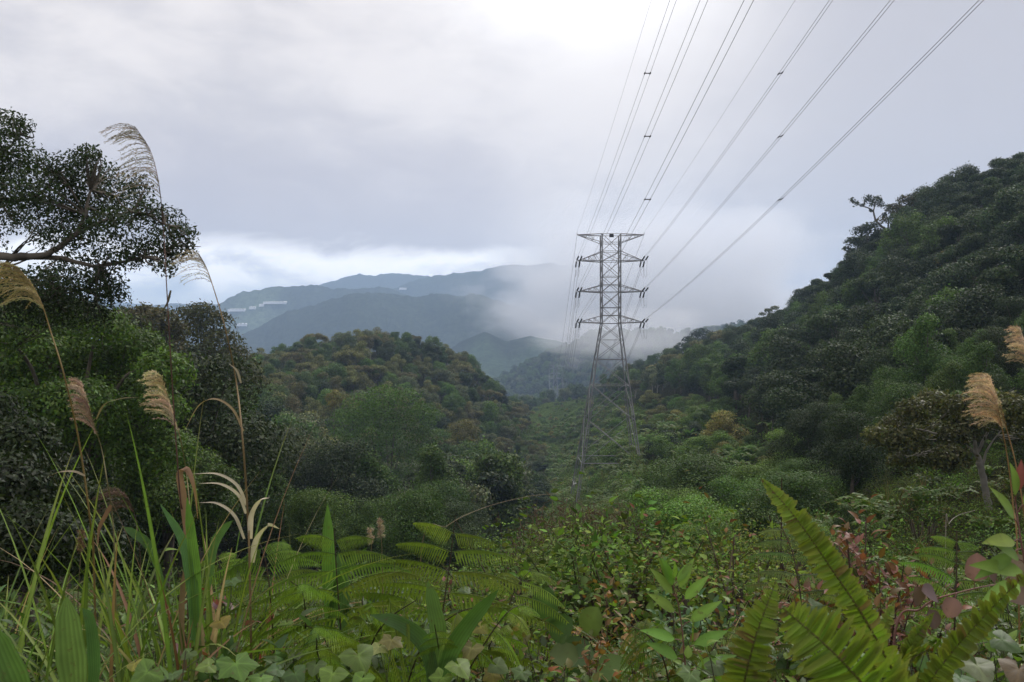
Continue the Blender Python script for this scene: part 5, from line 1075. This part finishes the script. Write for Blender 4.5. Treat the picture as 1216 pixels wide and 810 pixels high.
# ------------------------------------------------------------------ trees of their own
def lobe_tree(label, base, lobes, leaf, n, colour, limbs, trunk_r, mat=M_BARK, seed=1, name='tree', tone=1.0, asp=.5, tilt=.6, leafmat=None, jt=.3, up=.35, flat=.8, inner=.2):
    """lobes: world (x, y, z, r); limbs: lists of world points with end radii"""
    rng = np.random.RandomState(seed); root = empty(name, base); tag(root, label, 'tree'); b = np.asarray(base, float); L = np.array(lobes, float)
    m = MB(); leaves(m, rng, L[:, :3] - b, L[:, 3], n, leaf, np.array(GREENS[colour]) * tone, up, inner, asp, flat, jt, tilt); m.build('crown', leafmat or M_NEAR, root, False)
    m = MB()
    for pts, r0, r1 in limbs: c = curve(np.array(pts) - b, 24); c[1:-1] += rng.normal(size=(22, 3)) * r0 * .12; tube(m, c, np.linspace(r0, r1, 24), 7)
    for l in L:                                    # twigs into every leaf mass
        allp = np.concatenate([curve(np.array(p), 24) for p, _, _ in limbs]); q = allp[np.argmin(((allp - l[:3]) ** 2).sum(1) + (allp[:, 2] > l[2] + .4) * 9)]
        for k in range(5):
            e = l[:3] + rng.normal(size=3) * l[3] * .5; tube(m, curve(np.array([q, (q + e) / 2 + rng.normal(size=3) * .08, e]) - b, 8), np.linspace(max(trunk_r * .10, .012), .006, 8), 4)
    m.build('trunk', mat, root); return root
def px_lobes(spec, y, rng, dy=1.0):
    return [(*P(px, py, y + dy * rng.normal()), r * y / F) for px, py, r in spec]
def left_sky_tree():
    rng = np.random.RandomState(9); y = 21.0; b = np.array([P(-95, 500, y)[0], y, 0]); b[2] = G(b[0], y)
    S = [(8, 146, 20), (26, 150, 14), (-20, 170, 40), (10, 190, 34), (38, 196, 22), (-10, 225, 40), (35, 232, 34), (70, 205, 26), (100, 190, 20), (108, 182, 12), (92, 222, 34), (128, 212, 24), (60, 250, 32), (105, 252, 36), (145, 240, 28), (163, 222, 18), (20, 262, 20), (135, 270, 30), (88, 285, 34), (50, 280, 18),
         (165, 258, 20), (178, 248, 16), (198, 262, 22), (215, 280, 20), (222, 296, 13), (190, 288, 22), (205, 305, 16), (170, 300, 22), (150, 305, 20), (196, 318, 12), (120, 312, 20), (75, 330, 30), (45, 335, 22), (105, 345, 28), (125, 335, 22), (138, 350, 18), (-25, 290, 30), (-15, 350, 36), (60, 365, 30), (95, 372, 26), (118, 372, 18), (30, 360, 22), (25, 372, 28), (70, 350, 24), (10, 345, 26)]
    lo = px_lobes(S, y, rng, .7)
    A = P(-95, 500, y); B_ = P(-90, 360, y); Cc = P(-60, 200, y); T = P(-40, 130, y)
    limbs = [([b, A, B_, Cc, T], .30, .08), ([B_, P(-30, 306, y - .3), P(20, 306, y - .5), P(62, 298, y - .5), P(95, 270, y - .2), P(108, 225, y)], .13, .03), ([P(20, 306, y - .5), P(70, 306, y - .4), P(115, 316, y - .3), P(165, 306, y - .2), P(205, 292, y)], .07, .012),
             ([P(62, 298, y - .5), P(110, 268, y - .2), P(160, 252, y), P(200, 268, y + .2)], .05, .012), ([Cc, P(-10, 190, y), P(25, 160, y)], .08, .015), ([B_, P(-20, 250, y + .4), P(40, 235, y + .4), P(70, 205, y)], .08, .015), ([P(-30, 306, y), P(40, 335, y), P(100, 345, y + .3)], .07, .015)]
    lobe_tree('dark tree with a level limb and open crown against the sky at left', b, lo, .086, 33000, 'dark green', limbs, .3, M_BARK, 9, 'broadleaf_tree', .75, .48, .8, None, .3, .15, .85, .1)
left_sky_tree()
def mass_tree(label, px, y, tops, colour, seed, n=26000, leaf=.13, tone=1.0, trunk=M_BARK, name='broadleaf_tree', flat=.75):
    rng = np.random.RandomState(seed); b = base_at(px, y); lo = px_lobes(tops, y, rng, 1.2); c = np.mean([l[:3] for l in lo], 0)
    limbs = [([b - [0, 0, .4], lerp(b, c, .4) + [.2, 0, 0], c], .24, .10)] + [([lerp(b, c, .45), lerp(c, np.array(l[:3]), .5), np.array(l[:3])], .10, .02) for l in lo[::2]]
    lobe_tree(label, b, lo, leaf, n, colour, limbs, .24, trunk, seed, name, tone, .5, .55, None, .36, .6, flat, .35)
mass_tree('wide bright-leaved tree below the dark sky tree at left', 70, 31, [(20, 385, 36), (75, 378, 32), (120, 395, 34), (160, 420, 40), (195, 445, 34), (110, 440, 46), (50, 430, 48), (0, 440, 50), (150, 470, 44), (90, 490, 50), (30, 500, 50), (190, 490, 32), (-30, 400, 46), (70, 545, 50), (140, 530, 44), (10, 560, 48), (190, 540, 40)], 'mid green', 301, 60000, .15, 1.25)
mass_tree('bushy dark green tree at the left edge, lower front', 10, 17, [(-20, 500, 46), (25, 530, 42), (55, 570, 44), (0, 590, 60), (70, 620, 50), (30, 650, 54), (-30, 640, 60), (105, 600, 32), (100, 650, 40)], 'dark green', 302, 38000, .11, .8)
mass_tree('rounded green tree behind the crossing plume stalks', 190, 40, [(165, 545, 30), (200, 535, 32), (230, 560, 34), (180, 580, 40), (215, 600, 40), (150, 600, 36), (250, 600, 30), (262, 570, 20)], 'mid green', 303, 30000, .15, .95)
mass_tree('dark upright tree with a leafy top between the stalks, by the middle hill', 245, 120, [(222, 378, 20), (240, 372, 18), (255, 385, 22), (230, 400, 28), (262, 410, 26), (275, 430, 28), (245, 440, 34), (215, 430, 28), (290, 455, 26), (265, 470, 32), (230, 480, 32)], 'olive', 304, 15000, .42, .5, M_BARK, 'broadleaf_tree', .7)
mass_tree('brownish tree with a low rounded top behind the tallest stalk', 165, 105, [(150, 380, 18), (172, 376, 18), (190, 382, 20), (160, 400, 26), (190, 410, 26), (205, 395, 18), (175, 430, 32)], 'brownish', 305, 12000, .40, .6)
mass_tree('largest bright green domed tree at the foot of the middle hill', 465, 165, [(430, 485, 24), (455, 476, 24), (480, 480, 24), (500, 495, 22), (415, 505, 26), (445, 505, 32), (480, 510, 32), (505, 525, 24), (425, 535, 32), (460, 540, 34), (495, 550, 28), (410, 560, 26), (440, 575, 30), (480, 580, 28)], 'bright green', 306, 24000, .38, .74)
mass_tree('light green spreading tree right of the domed one, by the valley', 560, 130, [(520, 572, 22), (545, 565, 24), (570, 575, 24), (592, 590, 20), (535, 590, 28), (565, 600, 28), (600, 605, 16), (545, 615, 26), (580, 620, 24)], 'bright green', 307, 15000, .32, .85)
mass_tree('grey-green feathery tree in front of the domed tree', 345, 110, [(310, 545, 30), (340, 530, 32), (370, 545, 30), (330, 570, 38), (365, 580, 38), (395, 575, 28), (300, 590, 30), (340, 610, 38)], 'grey green', 308, 18000, .30, .8)
def pale_trunk_tree():
    rng = np.random.RandomState(12); y = 38.0; b = P(1178, 650, y); b[2] = min(b[2], G(b[0], y)) ; 
    S = [(1060, 505, 20), (1085, 490, 20), (1110, 480, 22), (1140, 482, 22), (1170, 478, 24), (1195, 490, 24), (1215, 500, 20), (1045, 520, 16), (1075, 525, 22), (1105, 515, 24), (1135, 520, 22), (1070, 548, 18), (1100, 545, 20), (1128, 545, 18), (1205, 520, 20), (1150, 500, 22)]
    lo = [(l[0], l[1], l[2], l[3] * rng.uniform(.6, 1.25)) for l in px_lobes(S, y, rng, 1.5)]; f = P(1160, 540, y)
    limbs = [([b, P(1174, 600, y), P(1166, 560, y), f], .17, .12), ([f, P(1155, 515, y), P(1140, 490, y)], .10, .03), ([f, P(1140, 525, y), P(1100, 512, y), P(1065, 505, y)], .08, .02), ([f, P(1175, 510, y), P(1195, 492, y)], .08, .02), ([P(1166, 560, y), P(1172, 535, y), P(1190, 510, y)], .07, .02), ([P(1140, 525, y), P(1105, 535, y), P(1070, 545, y)], .05, .015)]
    lobe_tree('olive tree with a bare pale trunk and layered crown on the right', b, lo, .17, 20000, 'olive', limbs, .17, M_PALE, 12, 'broadleaf_tree', .62, .5, .5, None, .3, .5, .7, .15)
pale_trunk_tree()
def ridge_tree():
    rng = np.random.RandomState(14); y = 205.0; b = P(1058, 300, y); q = lambda px, py: P(px, py, y)
    S = [(1012, 238, 4), (1018, 242, 4), (1030, 237, 6), (1040, 238, 7), (1024, 244, 3), (1046, 243, 5), (1054, 246, 5), (1036, 243, 4), (1060, 252, 5), (1050, 256, 4), (1034, 250, 3)]
    limbs = [([b, q(1054, 276), q(1046, 268), q(1040, 262), q(1037, 252), q(1031, 247), q(1020, 243), q(1011, 239)], .35, .07), ([q(1054, 276), q(1055, 262), q(1052, 254), q(1054, 246)], .22, .06), ([q(1037, 252), q(1039, 244), q(1041, 238)], .16, .05), ([q(1040, 262), q(1046, 256), q(1050, 256)], .13, .05)]
    lobe_tree('gaunt twisted tree with nearly bare limbs on the right ridge', b, px_lobes(S, y, rng, .3), .55, 700, 'dark green', limbs, .3, M_BARK, 14, 'broadleaf_tree', .8, .55, .8, M_TREE)
ridge_tree()
mass_tree('dark spreading tree beside the gaunt one on the right ridge', 1085, 200, [(1050, 262, 7), (1062, 248, 9), (1078, 240, 13), (1092, 236, 13), (1072, 252, 12), (1090, 255, 16), (1105, 245, 14), (1112, 262, 16), (1088, 275, 14)], 'brownish', 311, 5000, .55, .45, M_BARK, 'broadleaf_tree', .6)
mass_tree('dark ragged tree leaning out over the ridge below the gaunt one', 1030, 205, [(1012, 288, 9), (1022, 276, 10), (1034, 272, 11), (1046, 282, 12), (1016, 302, 11), (1032, 292, 14), (1050, 300, 14), (1004, 296, 4), (1024, 312, 13)], 'dark green', 312, 4500, .55, .7, M_BARK, 'broadleaf_tree', .7)
mass_tree('small flat-topped tree standing out on the low left ridge', 918, 300, [(905, 373, 4), (912, 369, 5), (920, 366, 5), (926, 371, 5), (916, 374, 5)], 'grey green', 313, 900, .6, .8, M_BARK, 'broadleaf_tree', .5)
mass_tree('dark tree ending the right ridge, framing the mist', 822, 420, [(808, 412, 6), (816, 405, 7), (826, 400, 8), (834, 396, 8), (822, 414, 9), (838, 408, 9), (845, 398, 6)], 'dark green', 314, 3000, .8, .7, M_BARK, 'broadleaf_tree', .8)
mass_tree('bright green round tree near the low left end of the right hillside', 848, 230, [(838, 432, 8), (850, 426, 9), (860, 436, 9), (842, 446, 10), (856, 450, 11)], 'bright green', 315, 4500, .42, .75)
mass_tree('yellowish-brown tree high on the right hillside', 1128, 135, [(1118, 312, 9), (1126, 304, 9), (1134, 312, 9), (1120, 326, 10), (1132, 330, 10), (1126, 342, 9)], 'yellowish', 316, 4500, .32, .55)
mass_tree('yellow-topped tree in the dark below the middle hill crest', 395, 215, [(392, 472, 6), (398, 468, 6), (404, 474, 6), (396, 480, 7)], 'yellowish', 317, 1800, .35, 1.0)
mass_tree('pale yellow-green tree on the right part of the middle hill face', 548, 240, [(540, 510, 10), (552, 506, 11), (562, 514, 10), (546, 522, 12), (558, 526, 12)], 'yellowish', 318, 3500, .42, .65)
# ------------------------------------------------------------------ tree ferns and spiky plants of the right slope
def make_tree_fern(seed, col, n=15, L=2.1, H=1.9, up=.55):
    rng = np.random.RandomState(seed); lm = MB(); tm = MB()
    for k in range(n):
        a = k * 2.4 + .3 * rng.rand(); d = np.array([math.cos(a), math.sin(a), 0]); l = L * rng.uniform(.8, 1.1); u = up * rng.uniform(.6, 1.3); o = np.array([0, 0, H])
        sword_frond(lm, tm, [o, o + d * l * .35 + [0, 0, l * .30 * u * 1.6], o + d * l * .75 + [0, 0, l * .32 * u], o + d * l * 1.05 + [0, 0, -l * .10]], np.cross(d, [0, 0, 1]), .38, 16, rng, col, None, -.15, (.05, .05, .02), .02, .3, .3)
    tube(tm, curve([(0, 0, -.6), (.05, 0, H * .5), (0, 0, H)], 8), np.linspace(.14, .10, 8), 7, (.04, .03, .02)); return lm.mesh('frond_crown', M_NEAR), tm.mesh('trunk', M_STEM)
TF = [make_tree_fern(401, (.040, .072, .018)), make_tree_fern(402, (.052, .088, .02)), make_tree_fern(403, (.035, .065, .017), 18, 1.7, 1.2, .8)]
SPOTS = [(905, 470, 'below the ridge notch'), (1000, 530, 'behind the red-leaved shrub'), (960, 520, 'left of the pale-trunk tree'), (885, 455, 'near the bright round tree'), (930, 550, 'over the sword frond tip'), (870, 600, 'beside the sword frond tip'), (815, 600, 'low in the middle of the slope'), (1010, 480, 'in the dark of the hillside'), (1100, 590, 'in front of the pale trunk')]
for k, (px, py, w) in enumerate(SPOTS):
    h = hit(px, py, 20); a, t = TF[k % 3]; r = empty('tree_fern', h, k * 1.3); s = R.uniform(.6, 1.0) * np.clip(h[1] / 75, .5, 1.1); r.scale = (s, s, s); obj('frond_crown', a, r); obj('trunk', t, r); tag(r, ('feathery green', 'pale feathery', 'low dense')[k % 3] + ' tree fern ' + w, 'tree fern', 'tree ferns on the right slope')
def make_spiky(seed, col, n=26, L=2.6):
    rng = np.random.RandomState(seed); m = MB(); t = np.linspace(0, 1, 10)[:, None]
    for k in range(n):
        a = rng.rand() * 6.28; d = np.array([math.cos(a), math.sin(a), 0]); b = rng.uniform(.3, 1.0); l = L * rng.uniform(.7, 1.1)
        ribbon(m, np.array([0, 0, .9]) + np.array([0, 0, 1]) * l * (t * .9 - .65 * b * t ** 2) + d * l * (.3 * t + .5 * b * t ** 1.6), .17 * np.interp(t[:, 0], [0, .4, .8, 1], [.5, 1, .7, .03]), np.cross(d, [0, 0, 1]), jit(col, rng), .2, None, 1.15)
    s = MB(); tube(s, np.array([(0, 0, -.5), (0, 0, 1.1)]), .18, 8, (.06, .05, .03)); return m.mesh('leaf_rosette', M_NEAR), s.mesh('trunk', M_STEM)
SP = [make_spiky(411, (.085, .155, .035)), make_spiky(412, (.06, .11, .04))]
for k, (px, py, lab) in enumerate([(776, 535, 'bright spiky plant just right of the pylon leg'), (796, 528, 'second bright spiky plant right of the pylon leg'), (858, 512, 'upright bright banana-like plant on the shrub slope'), (818, 518, 'yellow-green spiky plant between the pylon leg and the banana-like one'), (786, 508, 'greyish spiky plant above the bright pair by the pylon')]):
    h = hit(px, py + 8, 30); a, t = SP[k == 4]; r = empty('spiky_plant', h, k * 1.9); s = np.clip(h[1] / 150, .6, 1.2) * (1.3 if k == 2 else 1.0); r.scale = (s, s, s * (1.5 if k == 2 else 1)); obj('leaf_rosette', a, r); obj('trunk', t, r); tag(r, lab, 'plant', 'spiky plants by the pylon')
# ------------------------------------------------------------------ dry brown reeds before the pylon foot
def reeds(label, px, py, y, n, hpx, wpx, seed):
    rng = np.random.RandomState(seed); b = P(px, py, y); b[2] = G(b[0], y); root = empty('dry_reeds', b); tag(root, label, 'reeds', 'dry brown reeds before the pylon'); s = y / F; m = MB(); p_ = MB()
    for k in range(n):
        o = np.array([rng.normal() * wpx * s * .5, rng.normal() * wpx * s * .5, -.1]); h = hpx * s * rng.uniform(.55, 1.1) + (P(px, py, y)[2] - b[2]); l = rng.normal(size=2) * .12 * h; c = curve([o, o + [l[0] * .3, l[1] * .3, h * .55], o + [l[0], l[1], h]], 9)
        tube(m, c, np.linspace(.016, .006, 9) * y / 26, 4, jit([(.10, .07, .045), (.075, .05, .035), (.15, .11, .065)][rng.randint(3)], rng))
        q = c[4:]; nn = 5; i = rng.randint(0, 4, nn); leaf_batch(p_, q[i] + (q[i + 1] - q[i]) * rng.rand(nn, 1), np.array([0, 0, -.3]) + rng.normal(size=(nn, 3)) * .7, rng.normal(size=(nn, 3)), .35 * y / 26, .03 * y / 26, jit([(.10, .07, .04), (.085, .055, .035)][rng.randint(2)], rng), 'lance', .5, .1, 1, 4)
    m.build('stem', M_STEM, root); p_.build('leaf', M_DRY, root)
reeds('thin dry brown reeds left of the pylon foot', 645, 640, 30, 30, 42, 34, 501); reeds('dry brown reeds right at the pylon foot', 678, 636, 32, 34, 44, 30, 502); reeds('dark reddish dry reeds right of the pylon foot', 722, 632, 30, 36, 36, 26, 503); reeds('sparse dry reeds between slope and fern', 628, 656, 24, 26, 30, 24, 504)
reeds('short reddish dry stems on the slope right of the pylon', 748, 620, 38, 30, 24, 30, 505)
